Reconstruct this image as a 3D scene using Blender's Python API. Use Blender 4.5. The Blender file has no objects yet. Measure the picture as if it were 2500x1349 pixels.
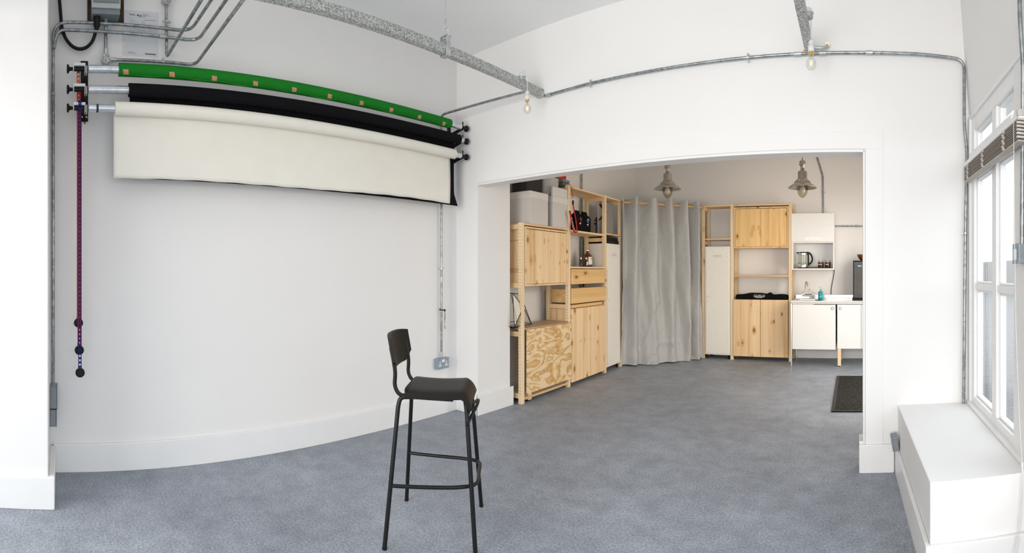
import bpy, math, random
from mathutils import Vector, Matrix, noise
random.seed(4)
PI = math.pi
scene = bpy.context.scene
COL = scene.collection

# ------------------------------------------------------------------ camera
# cylindrical panorama, 120 degrees wide, eye 1.305 m above the floor
EYE = 1.305
cam = bpy.data.cameras.new('camera'); cam_o = bpy.data.objects.new('camera', cam); COL.objects.link(cam_o)
cam.type = 'PANO'
cam.panorama_type = 'CENTRAL_CYLINDRICAL'
FP = 1191.0
cam.central_cylindrical_range_u_min = -1250 / FP
cam.central_cylindrical_range_u_max = 1250 / FP
cam.central_cylindrical_range_v_min = -(1349 - 660) / FP
cam.central_cylindrical_range_v_max = 660 / FP
cam.central_cylindrical_radius = 1.0
cam.clip_start = 0.02
cam_o.location = (0, 0, EYE)
cam_o.rotation_euler = (PI / 2, 0, (2084 - 1250) / FP)
scene.camera = cam_o

# ------------------------------------------------------------------ exposure, world, lamps
scene.view_settings.view_transform = 'Standard'
scene.view_settings.look = 'None'
scene.view_settings.exposure = 0.07
scene.view_settings.gamma = 1.0
scene.view_settings.use_curve_mapping = False

world = bpy.data.worlds.new('world'); scene.world = world; world.use_nodes = True
wn = world.node_tree.nodes; bg = wn['Background']
bg.inputs['Color'].default_value = (0.86, 0.93, 1.0, 1); bg.inputs['Strength'].default_value = 2.6

def area(name, loc, rot, sx, sy, energy, color):
    l = bpy.data.lights.new(name, 'AREA'); l.shape = 'RECTANGLE'; l.size = sx; l.size_y = sy
    l.energy = energy; l.color = color
    o = bpy.data.objects.new(name, l); o.location = loc; o.rotation_euler = rot; COL.objects.link(o); return o
# daylight outside the shop window behind the camera, the side windows and the far room's door
area('daylight_shop_front', (-.85, -2.75, 1.45), (PI/2, 0, 0), 2.9, 2.2, 84, (1.0, 0.945, 0.875)).data.spread = math.radians(125)
area('daylight_side_window', (1.15, 0.75, 1.35), (PI/2, 0, PI/2), 3.0, 1.8, 19, (0.78, 0.89, 1.0))
area('daylight_far_door', (1.02, 4.95, 1.45), (PI/2, 0, math.radians(75)), 1.4, 2.1, 46, (1.0, 0.84, 0.65))
sun = bpy.data.lights.new('sun', 'SUN'); sun.energy = 1.6; sun.angle = 0.01; sun.color = (1, 0.93, 0.82)
sun_o = bpy.data.objects.new('sun', sun); COL.objects.link(sun_o)
sun_o.rotation_euler = Vector((0.30, -0.62, -0.72)).to_track_quat('-Z', 'Y').to_euler()

# ------------------------------------------------------------------ frames
class Frame:
    def __init__(s, o, ang): s.o = Vector(o); s.a = ang; s.m = Matrix.Translation(s.o) @ Matrix.Rotation(ang, 4, 'Z')
WF = Frame((0, 0, 0), 0)
LF = Frame((-3.344, 3.16, 0), math.atan2(-.99856, .0536))     # left wall: x along it away from the corner, y into the room
SF = Frame((-2.985, 3.70, 0), math.atan2(.9997, -.0245))      # left shelving: x along it into the far room, y into the shelf

# ------------------------------------------------------------------ mesh builder
class MB:
    def __init__(s): s.v = []; s.f = []; s.sm = []; s.mi = []
    def add(s, vs, fs, smooth=False, mi=0):
        b = len(s.v); s.v += [Vector(v) for v in vs]
        for f in fs: s.f.append([i + b for i in f]); s.sm.append(smooth); s.mi.append(mi)
        return s
    def box(s, x0, x1, y0, y1, z0, z1, mi=0):
        x0, x1 = min(x0, x1), max(x0, x1); y0, y1 = min(y0, y1), max(y0, y1); z0, z1 = min(z0, z1), max(z0, z1)
        return s.add([(x0,y0,z0),(x1,y0,z0),(x1,y1,z0),(x0,y1,z0),(x0,y0,z1),(x1,y0,z1),(x1,y1,z1),(x0,y1,z1)],
              [(0,3,2,1),(4,5,6,7),(0,1,5,4),(1,2,6,5),(2,3,7,6),(3,0,4,7)], mi=mi)
    def rbox(s, c, size, rot, mi=0):          # rotated box
        n = len(s.v); h = [q / 2 for q in size]
        s.box(-h[0], h[0], -h[1], h[1], -h[2], h[2], mi)
        for i in range(n, len(s.v)): s.v[i] = rot @ s.v[i] + Vector(c)
        return s
    def loft(s, rings, cap=True, closed=True, smooth=True, mi=0):
        n = len(rings[0]); vs = [p for r in rings for p in r]; fs = []
        m = n if closed else n - 1
        for i in range(len(rings) - 1):
            for j in range(m):
                k = (j + 1) % n
                fs.append((i*n+j, i*n+k, (i+1)*n+k, (i+1)*n+j))
        s.add(vs, fs, smooth, mi)
        if cap and closed:
            s.add(rings[0], [tuple(reversed(range(n)))], False, mi); s.add(rings[-1], [tuple(range(n))], False, mi)
        return s
    def prism(s, poly, d0, d1, axis='z', mi=0):
        def P(p, d): return {'z': (p[0], p[1], d), 'y': (p[0], d, p[1]), 'x': (d, p[0], p[1])}[axis]
        n = len(poly)
        s.add([P(p, d0) for p in poly] + [P(p, d1) for p in poly],
              [tuple(reversed(range(n))), tuple(range(n, 2*n))] + [(i, (i+1) % n, n+(i+1) % n, n+i) for i in range(n)], mi=mi)
        return s
    def tube(s, path, r, seg=10, fillet=0, cap=True, mi=0, steps=6):
        pts = [Vector(p) for p in path]
        if fillet and len(pts) > 2:
            out = [pts[0]]
            for i in range(1, len(pts) - 1):
                a, b, c = pts[i-1], pts[i], pts[i+1]
                d1, d2 = (a - b), (c - b)
                f = min(fillet, d1.length * .49, d2.length * .49)
                p, q = b + d1.normalized() * f, b + d2.normalized() * f
                for k in range(steps + 1):
                    t = k / steps; out.append(p * (1-t)**2 + b * 2*t*(1-t) + q * t*t)
            out.append(pts[-1]); pts = out
        rs = r if isinstance(r, (list, tuple)) else [r] * len(pts)
        t0 = (pts[1] - pts[0]).normalized()
        up = Vector((0, 0, 1)) if abs(t0.z) < .9 else Vector((1, 0, 0))
        nx = t0.cross(up).normalized(); rings = []
        for i, p in enumerate(pts):
            t = (pts[min(i+1, len(pts)-1)] - pts[max(i-1, 0)])
            if t.length < 1e-9: t = t0.copy()
            t.normalize(); nx = (nx - t * nx.dot(t)).normalized(); ny = t.cross(nx)
            rings.append([p + (nx * math.cos(2*PI*j/seg) + ny * math.sin(2*PI*j/seg)) * rs[i] for j in range(seg)])
        return s.loft(rings, cap, True, True, mi)
    def lathe(s, prof, c=(0, 0, 0), seg=24, axis='z', cap=False, mi=0, ang=None):
        rings = []
        for r, z in prof:
            ring = []
            for j in range(seg):
                a = 2*PI*j/seg; q = (r*math.cos(a), r*math.sin(a), z)
                if axis == 'x': q = (q[2], q[0], q[1])
                if axis == 'y': q = (q[1], q[2], q[0])
                ring.append(Vector(q) + Vector(c))
            rings.append(ring)
        return s.loft(rings, cap, True, True, mi)
    def ball(s, c, r, seg=14, mi=0, sc=(1, 1, 1)):
        n = 8; rings = []
        for i in range(n + 1):
            a = PI * i / n - PI/2; rr = max(math.cos(a), .02)
            rings.append([Vector((rr*math.cos(2*PI*j/seg)*sc[0], rr*math.sin(2*PI*j/seg)*sc[1], math.sin(a)*sc[2])) * r + Vector(c) for j in range(seg)])
        return s.loft(rings, True, True, True, mi)
    def grid(s, fn, nu, nv, smooth=True, mi=0):
        vs = [fn(i/nu, j/nv) for i in range(nu+1) for j in range(nv+1)]
        fs = [(i*(nv+1)+j, (i+1)*(nv+1)+j, (i+1)*(nv+1)+j+1, i*(nv+1)+j+1) for i in range(nu) for j in range(nv)]
        return s.add(vs, fs, smooth, mi)
    def build(s, name, mats, parent=None, bevel=0, frame=None, org=None, solid=0, bseg=2):
        me = bpy.data.meshes.new(name)
        if parent is not None: off = ORG.get(parent.name, Vector())
        else: off = Vector(org or (0, 0, 0))
        me.from_pydata([v - off for v in s.v], [], s.f); me.update()
        for i, p in enumerate(me.polygons): p.use_smooth = s.sm[i]; p.material_index = s.mi[i]
        for m in (mats if isinstance(mats, (list, tuple)) else [mats]): me.materials.append(m)
        o = bpy.data.objects.new(name, me); COL.objects.link(o)
        if parent is not None:
            o.parent = parent; ORG[o.name] = ORG.get(parent.name, Vector())
        elif frame:
            o.matrix_world = frame.m @ Matrix.Translation(off); ORG[o.name] = off
        if solid:
            m = o.modifiers.new('thickness', 'SOLIDIFY'); m.thickness = solid; m.offset = 0
        if bevel:
            m = o.modifiers.new('bevel', 'BEVEL'); m.width = bevel; m.segments = bseg; m.limit_method = 'ANGLE'; m.angle_limit = .7
        return o
ORG = {}

def tag(o, label, cat, group=None):
    o['label'] = label; o['category'] = cat
    if group: o['group'] = group
    return o
def thing(name, label, cat, frame=WF, loc=(0, 0, 0), group=None):
    o = bpy.data.objects.new(name, None); COL.objects.link(o); o.empty_display_size = .1
    o.matrix_world = frame.m @ Matrix.Translation(Vector(loc)); ORG[o.name] = Vector(loc)
    return tag(o, label, cat, group)
def struct(name, mb, mat, bevel=0, frame=WF, parent=None, **k):
    o = mb.build(name, mat, parent, bevel, frame if parent is None else None, **k)
    if parent is None: o['kind'] = 'structure'
    return o
def dup(root, frame, loc, label, group=None):
    r = root.copy(); COL.objects.link(r); r.matrix_world = frame.m @ Matrix.Translation(Vector(loc)); r['label'] = label
    if group: r['group'] = group
    for ch in list(root.children):
        c = ch.copy(); COL.objects.link(c); c.parent = r
        for g in list(ch.children):
            d = g.copy(); COL.objects.link(d); d.parent = c
    return r
def text(parent, name, body, size, loc, mat, xd=(1, 0, 0), up=(0, 0, 1), align='CENTER', sx=1.0, ext=.0004):
    cu = bpy.data.curves.new(name, 'FONT'); cu.body = body; cu.size = size; cu.align_x = align; cu.align_y = 'CENTER'; cu.extrude = ext
    cu.materials.append(mat)
    tmp = bpy.data.objects.new(name, cu); COL.objects.link(tmp); bpy.context.view_layer.update()
    me = bpy.data.meshes.new_from_object(tmp.evaluated_get(bpy.context.evaluated_depsgraph_get()))
    bpy.data.objects.remove(tmp); bpy.data.curves.remove(cu)
    o = bpy.data.objects.new(name, me); COL.objects.link(o); o.parent = parent
    x = Vector(xd).normalized(); y = Vector(up).normalized(); z = x.cross(y)
    m = Matrix((x, y, z)).transposed().to_4x4() @ Matrix.Diagonal((sx, 1, 1, 1))
    o.matrix_local = Matrix.Translation(Vector(loc) - ORG.get(parent.name, Vector())) @ m
    return o

# ------------------------------------------------------------------ materials
class NT:
    def __init__(s, name):
        s.m = bpy.data.materials.new(name); s.m.use_nodes = True; s.t = s.m.node_tree
        s.b = s.t.nodes['Principled BSDF']; s.out = s.t.nodes['Material Output']
    def n(s, typ, **kw):
        nd = s.t.nodes.new(typ)
        for k, v in kw.items():
            if k in nd.inputs.keys(): nd.inputs[k].default_value = v
            else: setattr(nd, k, v)
        return nd
    def l(s, a, b): s.t.links.new(a, b)
    def ramp(s, src, stops):
        r = s.n('ShaderNodeValToRGB'); e = r.color_ramp.elements
        while len(e) < len(stops): e.new(.5)
        for i, (p, c) in enumerate(stops): e[i].position = p; e[i].color = tuple(c) + (1,) if len(c) == 3 else c
        s.l(src, r.inputs['Fac']); return r.outputs['Color']
    def mix(s, f, a, b, typ='MIX'):
        m = s.n('ShaderNodeMix', data_type='RGBA', blend_type=typ)
        for v, i in ((f, 0), (a, 6), (b, 7)):
            if hasattr(v, 'links'): s.l(v, m.inputs[i])
            else: m.inputs[i].default_value = v if i == 0 else tuple(v) + (1,)
        return m.outputs[2]
    def math(s, op, a, b=None):
        m = s.n('ShaderNodeMath', operation=op)
        for v, i in ((a, 0), (b, 1)):
            if v is None: continue
            if hasattr(v, 'links'): s.l(v, m.inputs[i])
            else: m.inputs[i].default_value = v
        return m.outputs[0]
    def coord(s, scale=(1, 1, 1), rnd=0, kind='Object'):
        tc = s.n('ShaderNodeTexCoord'); mp = s.n('ShaderNodeMapping'); mp.inputs['Scale'].default_value = scale
        s.l(tc.outputs[kind], mp.inputs['Vector'])
        if rnd:
            oi = s.n('ShaderNodeObjectInfo'); c = s.n('ShaderNodeCombineXYZ')
            v = s.math('MULTIPLY', oi.outputs['Random'], rnd)
            for i in range(3): s.l(v, c.inputs[i])
            s.l(c.outputs[0], mp.inputs['Location'])
        return mp.outputs[0]
    def noise(s, vec, scale=5, detail=3, rough=.5, dist=0):
        n = s.n('ShaderNodeTexNoise', Scale=scale, Detail=detail, Roughness=rough, Distortion=dist)
        if vec: s.l(vec, n.inputs['Vector'])
        return n.outputs['Fac']
    def bump(s, h, strength=.2, dist=.002):
        b = s.n('ShaderNodeBump'); b.inputs['Strength'].default_value = strength; b.inputs['Distance'].default_value = dist
        s.l(h, b.inputs['Height']); s.l(b.outputs[0], s.b.inputs['Normal'])
    def set(s, color=None, rough=.5, metal=0, spec=None, **kw):
        if color is not None:
            if hasattr(color, 'links'): s.l(color, s.b.inputs['Base Color'])
            else: s.b.inputs['Base Color'].default_value = tuple(color) + (1,)
        s.b.inputs['Roughness'].default_value = rough; s.b.inputs['Metallic'].default_value = metal
        if spec is not None: s.b.inputs['Specular IOR Level'].default_value = spec
        for k, v in kw.items(): s.b.inputs[k.replace('_', ' ')].default_value = v
        return s.m

def plain(name, c, rough=.5, metal=0, var=.06, scale=30, spec=None, bump=0, **kw):
    t = NT(name); v = t.coord(rnd=7); n = t.noise(v, scale, 3)
    a = [max(0, q * (1 - var)) for q in c]; b = [min(1, q * (1 + var)) for q in c]
    t.set(t.ramp(n, [(.3, a), (.7, b)]), rough, metal, spec, **kw)
    if bump: t.bump(n, bump, .001)
    return t.m
def paint(name, c, seams=True):
    t = NT(name); v = t.coord()
    n1 = t.noise(v, 1.3, 2); n2 = t.noise(v, 90, 3); n3 = t.noise(v, 14, 4)
    col = t.ramp(n1, [(.3, [q * .975 for q in c]), (.7, c)])
    sp = t.ramp(t.noise(v, 38, 2, .6), [(.0, (1, 1, 1)), (.77, (1, 1, 1)), (.80, (.93, .92, .90))])
    t.set(t.mix(1.0, col, sp, 'MULTIPLY'), .62, 0, .3)
    t.bump(t.math('ADD', t.math('MULTIPLY', n2, .4), n3), .12, .0015)
    return t.m
M = {}
M['wall'] = paint('white_wall_paint', (.84, .825, .81))
M['ceil'] = paint('ceiling_paint', (.93, .93, .925))
M['trim'] = plain('white_gloss_trim', (.83, .825, .82), .38, var=.015, scale=8, bump=.03)

def floor_mat():
    t = NT('grey_vinyl_floor'); v = t.coord()
    big = t.noise(v, 1.1, 6, .62); mid = t.noise(v, 7, 5, .7); fine = t.noise(v, 85, 3, .75)
    c = t.ramp(big, [(.30, (.245, .268, .306)), (.70, (.370, .403, .455))])
    c2 = t.ramp(mid, [(.36, (.80, .80, .81)), (.64, (1.10, 1.10, 1.10))])
    c = t.mix(.75, c, c2, 'MULTIPLY')
    c3 = t.ramp(fine, [(.36, (.60, .60, .60)), (.62, (1.26, 1.26, 1.26))])
    c = t.mix(.8, c, c3, 'MULTIPLY')
    vo = t.n('ShaderNodeTexVoronoi', Scale=46.0); t.l(v, vo.inputs['Vector'])
    dot = t.ramp(vo.outputs['Distance'], [(.05, (1, 1, 1)), (.10, (0, 0, 0))])
    c = t.mix(t.math('MULTIPLY', t.math('MULTIPLY', dot, .5), t.ramp(t.noise(v, 9, 2), [(.45, (0, 0, 0)), (.6, (1, 1, 1))])), c, (.62, .64, .66))
    t.set(c, .5, 0, .25)
    t.bump(t.math('ADD', fine, mid), .10, .001); return t.m
M['floor'] = floor_mat()

def pine(name, axis, base=(.90, .655, .39), dark=(.74, .47, .22), knots=1.0):
    t = NT(name); al, ac = .55, 15
    sc = {'x': (al, ac, ac), 'y': (ac, al, ac), 'z': (ac, ac, al)}[axis]
    v = t.coord(sc, rnd=23); n = t.noise(v, 1.0, 5, .62, .35)
    sc2 = {'x': (.12, 9, 9), 'y': (9, .12, 9), 'z': (9, 9, .12)}[axis]
    n2 = t.noise(t.coord(sc2, rnd=31), 1.0, 1)
    c = t.ramp(n, [(.30, dark), (.47, base), (.75, [min(1, q * 1.08) for q in base])])
    c = t.mix(.55, c, t.ramp(n2, [(.35, (.86, .80, .70)), (.6, (1.04, 1.03, 1.02))]), 'MULTIPLY')
    ks = {'x': (5, 0, 10), 'y': (10, 4, 0), 'z': (10, 0, 5)}[axis]
    vo = t.n('ShaderNodeTexVoronoi', Scale=1.0, Randomness=1.0); t.l(t.coord(ks, rnd=11), vo.inputs['Vector'])
    sep = t.n('ShaderNodeSeparateColor'); t.l(vo.outputs['Color'], sep.inputs[0])
    sel = t.math('LESS_THAN', sep.outputs[0], .75 * knots)
    rad = t.math('ADD', t.math('MULTIPLY', sep.outputs[1], .13), .05)
    kn = t.math('MULTIPLY', sel, t.math('LESS_THAN', vo.outputs['Distance'], rad))
    halo = t.math('MULTIPLY', sel, t.math('LESS_THAN', vo.outputs['Distance'], t.math('MULTIPLY', rad, 2.0)))
    c = t.mix(t.math('MULTIPLY', halo, .55), c, (.62, .33, .11))
    c = t.mix(t.math('MULTIPLY', kn, .85), c, (.23, .085, .025))
    t.set(c, .55, 0, .3); t.bump(n, .06, .001); return t.m
M['pine_x'] = pine('pine_grain_lengthwise', 'x'); M['pine_y'] = pine('pine_grain_deep', 'y'); M['pine_z'] = pine('pine_grain_upright', 'z')
M['post'] = pine('pale_pine_post', 'z', (.86, .68, .45), (.78, .56, .32), .35)
M['draw'] = pine('golden_pine_drawer', 'x', (.84, .55, .25), (.66, .38, .14), .6)
M['gold_z'] = pine('golden_pine_door', 'z', (.90, .61, .28), (.74, .43, .16), 1.1)
def ply():
    t = NT('rotary_cut_plywood'); v = t.coord((1.5, 1, 3.4)); n = t.noise(v, 1.5, 3, .55, .5)
    band = t.math('FRACT', t.math('MULTIPLY', n, 7.0))
    tan_, pale = (.60, .32, .10), (.90, .70, .44)
    c = t.ramp(band, [(0, pale), (.30, (.86, .64, .37)), (.40, tan_), (.52, (.74, .46, .19)), (.78, (.80, .54, .26)), (.86, pale)])
    f = t.noise(t.coord((2, 2, 60)), 3, 3); c = t.mix(.25, c, t.ramp(f, [(.4, (.85, .8, .7)), (.6, (1, 1, 1))]), 'MULTIPLY')
    t.set(c, .6); return t.m
M['ply'] = ply()
M['osb'] = pine('worn_board_top', 'x', (.60, .42, .25), (.40, .25, .13), .2)

def galv(name, scale, c0, c1, metal=.75, rough=.42):
    t = NT(name); v = t.coord(rnd=5)
    vo = t.n('ShaderNodeTexVoronoi', Scale=scale); t.l(v, vo.inputs['Vector'])
    sep = t.n('ShaderNodeSeparateColor'); t.l(vo.outputs['Color'], sep.inputs[0])
    c = t.ramp(t.math('ADD', t.math('MULTIPLY', sep.outputs[0], .6), t.math('MULTIPLY', t.noise(v, scale * .6, 3), .4)), [(.25, c0), (.75, c1)])
    t.set(c, rough, metal); return t.m
M['trunk'] = galv('spangled_galvanised_trunking', 170, (.20, .21, .20), (.62, .63, .61), .35, .5)
M['pipe'] = galv('galvanised_conduit', 40, (.235, .25, .255), (.40, .425, .435), .75, .32)
M['zinc'] = plain('zinc_fitting', (.50, .53, .53), .38, .7, .2, 60)
M['black'] = plain('black_plastic', (.008, .008, .009), .42, spec=.22)
M['stool'] = plain('black_stool_plastic', (.010, .0092, .0085), .42, spec=.16, scale=60)
M['stoolm'] = plain('black_powder_coat', (.007, .007, .0075), .30, spec=.28)
M['mattblack'] = plain('matt_black_paper', (.006, .006, .0075), .85, spec=.1)
M['alu'] = plain('aluminium_tube', (.66, .68, .71), .28, .85, .12, 25)
M['green'] = plain('green_backdrop', (.010, .185, .016), .75, spec=.15, var=.05)
M['cream'] = plain('white_backdrop_paper', (.83, .80, .72), .8, spec=.2, var=.02, scale=6)
M['tape'] = plain('copper_tape', (.56, .27, .15), .5, var=.4, scale=180)
M['orange'] = plain('orange_chain', (.62, .12, .008), .4, spec=.2); M['red'] = plain('red_chain', (.45, .008, .008), .4, spec=.2); M['blue'] = plain('blue_chain', (.003, .008, .105), .4, spec=.2)
M['whitep'] = plain('white_plastic', (.78, .76, .75), .4, var=.02)
M['whitem'] = plain('cream_metal_cabinet', (.87, .83, .75), .42, var=.02)
M['whitec'] = plain('white_cabinet', (.84, .83, .81), .35, var=.015)
M['sock'] = plain('grey_metal_socket', (.27, .33, .39), .42, .3, .06)
M['greyp'] = plain('grey_plastic', (.22, .25, .27), .45)
M['paper'] = plain('printed_sheet', (.66, .67, .70), .6, var=.02)
M['ink'] = plain('black_ink', (.03, .03, .035), .6); M['inkg'] = plain('grey_ink', (.22, .22, .24), .6)
M['box'] = plain('grey_white_fabric_box', (.64, .605, .56), .8, var=.03, scale=120, bump=.2)
M['boxl'] = plain('pale_box_lid', (.74, .71, .67), .7, var=.03)
M['steel'] = plain('brushed_steel', (.72, .70, .67), .25, .9, .06, 12)
M['nickel'] = plain('brushed_nickel_pendant', (.42, .385, .335), .28, .9, .08, 10)
M['chrome'] = plain('chrome', (.78, .78, .80), .08, 1.0, .02)
M['brass'] = plain('brass', (.75, .52, .18), .25, .9)
M['rod'] = plain('wooden_rod', (.66, .38, .12), .45, var=.15)
M['redbox'] = plain('red_card', (.55, .012, .008), .5); M['teal'] = plain('teal_lid', (.01, .28, .38), .4)
M['dkbrown'] = plain('dark_brown_box', (.022, .014, .012), .7); M['grey'] = plain('grey_tub', (.14, .14, .13), .6)
M['strap'] = plain('red_strap', (.42, .006, .006), .6, var=.1, scale=90); M['white'] = plain('white_print', (.85, .84, .82), .5, var=.02)
M['soap'] = plain('teal_soap', (.0, .34, .34), .15, spec=.6); M['bluel'] = plain('blue_label', (.01, .07, .35), .4); M['green2'] = plain('green_nozzle', (.10, .52, .16), .35)
M['coffee'] = plain('coffee_brown', (.055, .018, .006), .3); M['amber'] = plain('amber_bowl', (.16, .045, .008), .2)
M['machine'] = plain('charcoal_metal', (.055, .05, .045), .35, .3, .25, 9); M['skyblue'] = plain('blue_badge', (.02, .25, .62), .35)
M['blind'] = plain('taupe_blind_slat', (.42, .37, .315), .45, var=.08); M['acry'] = plain('clear_acrylic_end', (.50, .45, .41), .15)
M['cord'] = plain('white_cord', (.70, .69, .68), .6)
M['whisky'] = plain('whisky', (.12, .035, .006), .08, spec=.6)
M['dark'] = plain('dark_void', (.02, .016, .012), .8)

def mat_curtain():
    t = NT('grey_cotton_curtain'); v = t.coord()
    n = t.noise(t.coord((30, 30, 4)), 6, 4, .6); n2 = t.noise(v, 9, 5, .6, .6)
    c = t.ramp(n, [(.3, (.455, .45, .435)), (.7, (.52, .51, .495))])
    t.set(c, .85, 0, .15); t.bump(n2, .55, .03); t.b.inputs['Sheen Weight'].default_value = .15; return t.m
M['curtain'] = mat_curtain()
def mat_glass(name, tint=(1, 1, 1), refl=1.0, rough=.0):
    t = NT(name); t.t.nodes.remove(t.b)
    tr = t.n('ShaderNodeBsdfTransparent'); tr.inputs[0].default_value = tuple(tint) + (1,)
    gl = t.n('ShaderNodeBsdfGlossy'); gl.inputs['Roughness'].default_value = rough
    fr = t.n('ShaderNodeFresnel'); fr.inputs['IOR'].default_value = 1.45
    mx = t.n('ShaderNodeMixShader'); ge = t.n('ShaderNodeNewGeometry'); front = t.math('SUBTRACT', 1.0, ge.outputs['Backfacing'])
    t.l(t.math('MULTIPLY', t.math('MULTIPLY', fr.outputs[0], front), refl), mx.inputs[0]); t.l(tr.outputs[0], mx.inputs[1]); t.l(gl.outputs[0], mx.inputs[2])
    t.l(mx.outputs[0], t.out.inputs['Surface']); return t.m
M['glass'] = mat_glass('window_glass'); M['bulb'] = mat_glass('clear_bulb_glass', (.93, .92, .90), 1.6)
M['kglass'] = mat_glass('clear_kettle_glass', (.86, .86, .82), 1.4); M['smoke'] = mat_glass('smoked_lamp_glass', (.78, .74, .66), 1.5)
M['mirror'] = mat_glass('geometric_glass', (.86, .87, .84), 1.2)
def mat_fil():
    t = NT('glowing_filament'); t.set((1, .6, .3), .4); t.b.inputs['Emission Color'].default_value = (1, .55, .25, 1); t.b.inputs['Emission Strength'].default_value = 2.2; return t.m
M['fil'] = mat_fil()
def mat_doormat():
    t = NT('speckled_doormat'); v = t.coord(); n = t.noise(v, 160, 2, .7)
    t.set(t.ramp(n, [(.40, (.006, .006, .006)), (.55, (.030, .028, .026)), (.70, (.16, .145, .125))]), .95, 0, .1); t.bump(n, .6, .006); return t.m
M['mat'] = mat_doormat()
def mat_paving():
    t = NT('street_paving'); b = t.n('ShaderNodeTexBrick', Scale=4.2); t.l(t.coord(), b.inputs['Vector'])
    b.inputs['Color1'].default_value = (.22, .22, .22, 1); b.inputs['Color2'].default_value = (.175, .18, .185, 1); b.inputs['Mortar'].default_value = (.10, .10, .10, 1)
    b.inputs['Mortar Size'].default_value = .014; t.set(b.outputs[0], .85); return t.m
M['pave'] = mat_paving()
def mat_wallout():
    t = NT('pale_brick'); b = t.n('ShaderNodeTexBrick', Scale=3.6); t.l(t.coord((1, 1, 1)), b.inputs['Vector'])
    mp = t.n('ShaderNodeMapping'); mp.inputs['Rotation'].default_value = (PI/2, 0, 0)
    b.inputs['Color1'].default_value = (.30, .29, .28, 1); b.inputs['Color2'].default_value = (.26, .25, .24, 1); b.inputs['Mortar'].default_value = (.17, .17, .17, 1)
    t.set(b.outputs[0], .9); return t.m
M['brick'] = mat_wallout()

# ================================================================== THE SETTING
CE = 3.268
struct('floor', MB().add([(-3.9, -2.6, 0), (.98, -2.6, 0), (.98, 7.5, 0), (-3.9, 7.5, 0)], [(0, 1, 2, 3)]), M['floor'])
struct('ceiling', MB().box(-4.4, 1.0, -2.7, 7.6, CE, CE + .1), M['ceil'])
# left wall, its recess cheek and the nearer stretch of wall
lw = MB().box(0, 3.42, -.15, 0, 0, CE)
struct('wall_left', lw, M['wall'], frame=LF)
struct('wall_front_left', MB().box(3.405, 6.1, -.15, .49, 0, CE), M['wall'], frame=LF, bevel=.006)
# back wall with its wide opening
bw = MB().box(-3.60, -3.065, 3.16, 3.605, 0, CE).box(-3.065, .072, 3.16, 3.275, 2.085, CE).box(.072, .80, 3.16, 3.275, 0, CE)
struct('wall_back', bw, M['wall'])
# far room
def wl(x0, y0, x1, y1, th):      # upright slab between two floor points
    d = Vector((x1-x0, y1-y0)); n = Vector((-d.y, d.x)).normalized() * th
    return [(x0, y0), (x1, y1), (x1+n.x, y1+n.y), (x0+n.x, y0+n.y)]
struct('wall_far_left', MB().prism(wl(-3.355, 3.60, -3.49, 7.29, .12), 0, CE), M['wall'])
struct('wall_far_back', MB().box(-3.7, 1.0, 7.27, 7.4, 0, CE), M['wall'])
struct('wall_far_right', MB().box(.80, .812, 3.275, 4.25, 0, CE).box(.80, .812, 6.45, 7.27, 0, CE).box(.80, .812, 4.25, 6.45, 2.5, CE), M['wall'])
# wall behind the camera with the shop window
struct('wall_front', MB().box(-4.2, 1.0, -2.66, -2.56, 0, .35).box(-4.2, 1.0, -2.66, -2.56, 2.9, CE).box(-4.2, -3.5, -2.66, -2.56, .35, 2.9).box(.4, 1.0, -2.66, -2.56, .35, 2.9), M['wall'])
# right wall: under the sill, piers, header
rw = MB().box(.80, .84, -2.6, 3.20, 0, .431).box(.80, .98, -2.6, -1.3, .431, 2.304).box(.76, .98, 1.88, 2.235, .431, 2.304).box(.75, .812, 3.10, 3.16, .431, 2.304)
struct('wall_right', rw, M['wall'], bevel=.003)
hd = MB().prism([(.690, CE), (.762, 2.304), (.98, 2.304), (.98, CE)], -2.6, 3.16, 'y')
struct('wall_right_header', hd, M['wall'])
struct('trim_3', MB().box(.752, .766, -2.6, 3.16, 2.292, 2.318), M['trim'], bevel=.002)
# lining and architrave round the opening
tr = MB().box(-3.065, .072, 3.150, 3.285, 2.070, 2.085)
struct('trim_1', tr, M['trim'], bevel=.004)
struct('trim_2', MB().box(.060, .074, 3.150, 3.285, .183, 2.085), M['trim'], bevel=.004)
struct('trim_4', MB().box(-3.065, .19, 3.152, 3.16, 2.092, 2.205).box(.076, .19, 3.152, 3.16, .183, 2.092), M['wall'], bevel=.002)
# baseboards
struct('baseboard_left', MB().box(.01, 3.385, 0, .019, 0, .183), M['trim'], frame=LF, bevel=.004)
struct('baseboard_front_left', MB().box(3.37, 6.1, .49, .512, 0, .178).box(3.37, 3.405, .02, .49, 0, .178), M['trim'], frame=LF, bevel=.005)
struct('baseboard_back', MB().box(-3.33, -3.048, 3.139, 3.16, 0, .183).box(-3.065, -3.045, 3.139, 3.64, 0, .183), M['trim'], bevel=.005)
struct('baseboard_right', MB().box(.036, .262, 3.139, 3.16, 0, .183).box(.036, .072, 3.16, 3.30, 0, .20), M['trim'], bevel=.004)
struct('baseboard_far_left', MB().prism(wl(-3.338, 3.60, -3.472, 7.27, .02), 0, .17), M['trim'])
struct('baseboard_far_back', MB().box(-3.47, .8, 7.252, 7.27, 0, .11), M['trim'], bevel=.003)

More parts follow.
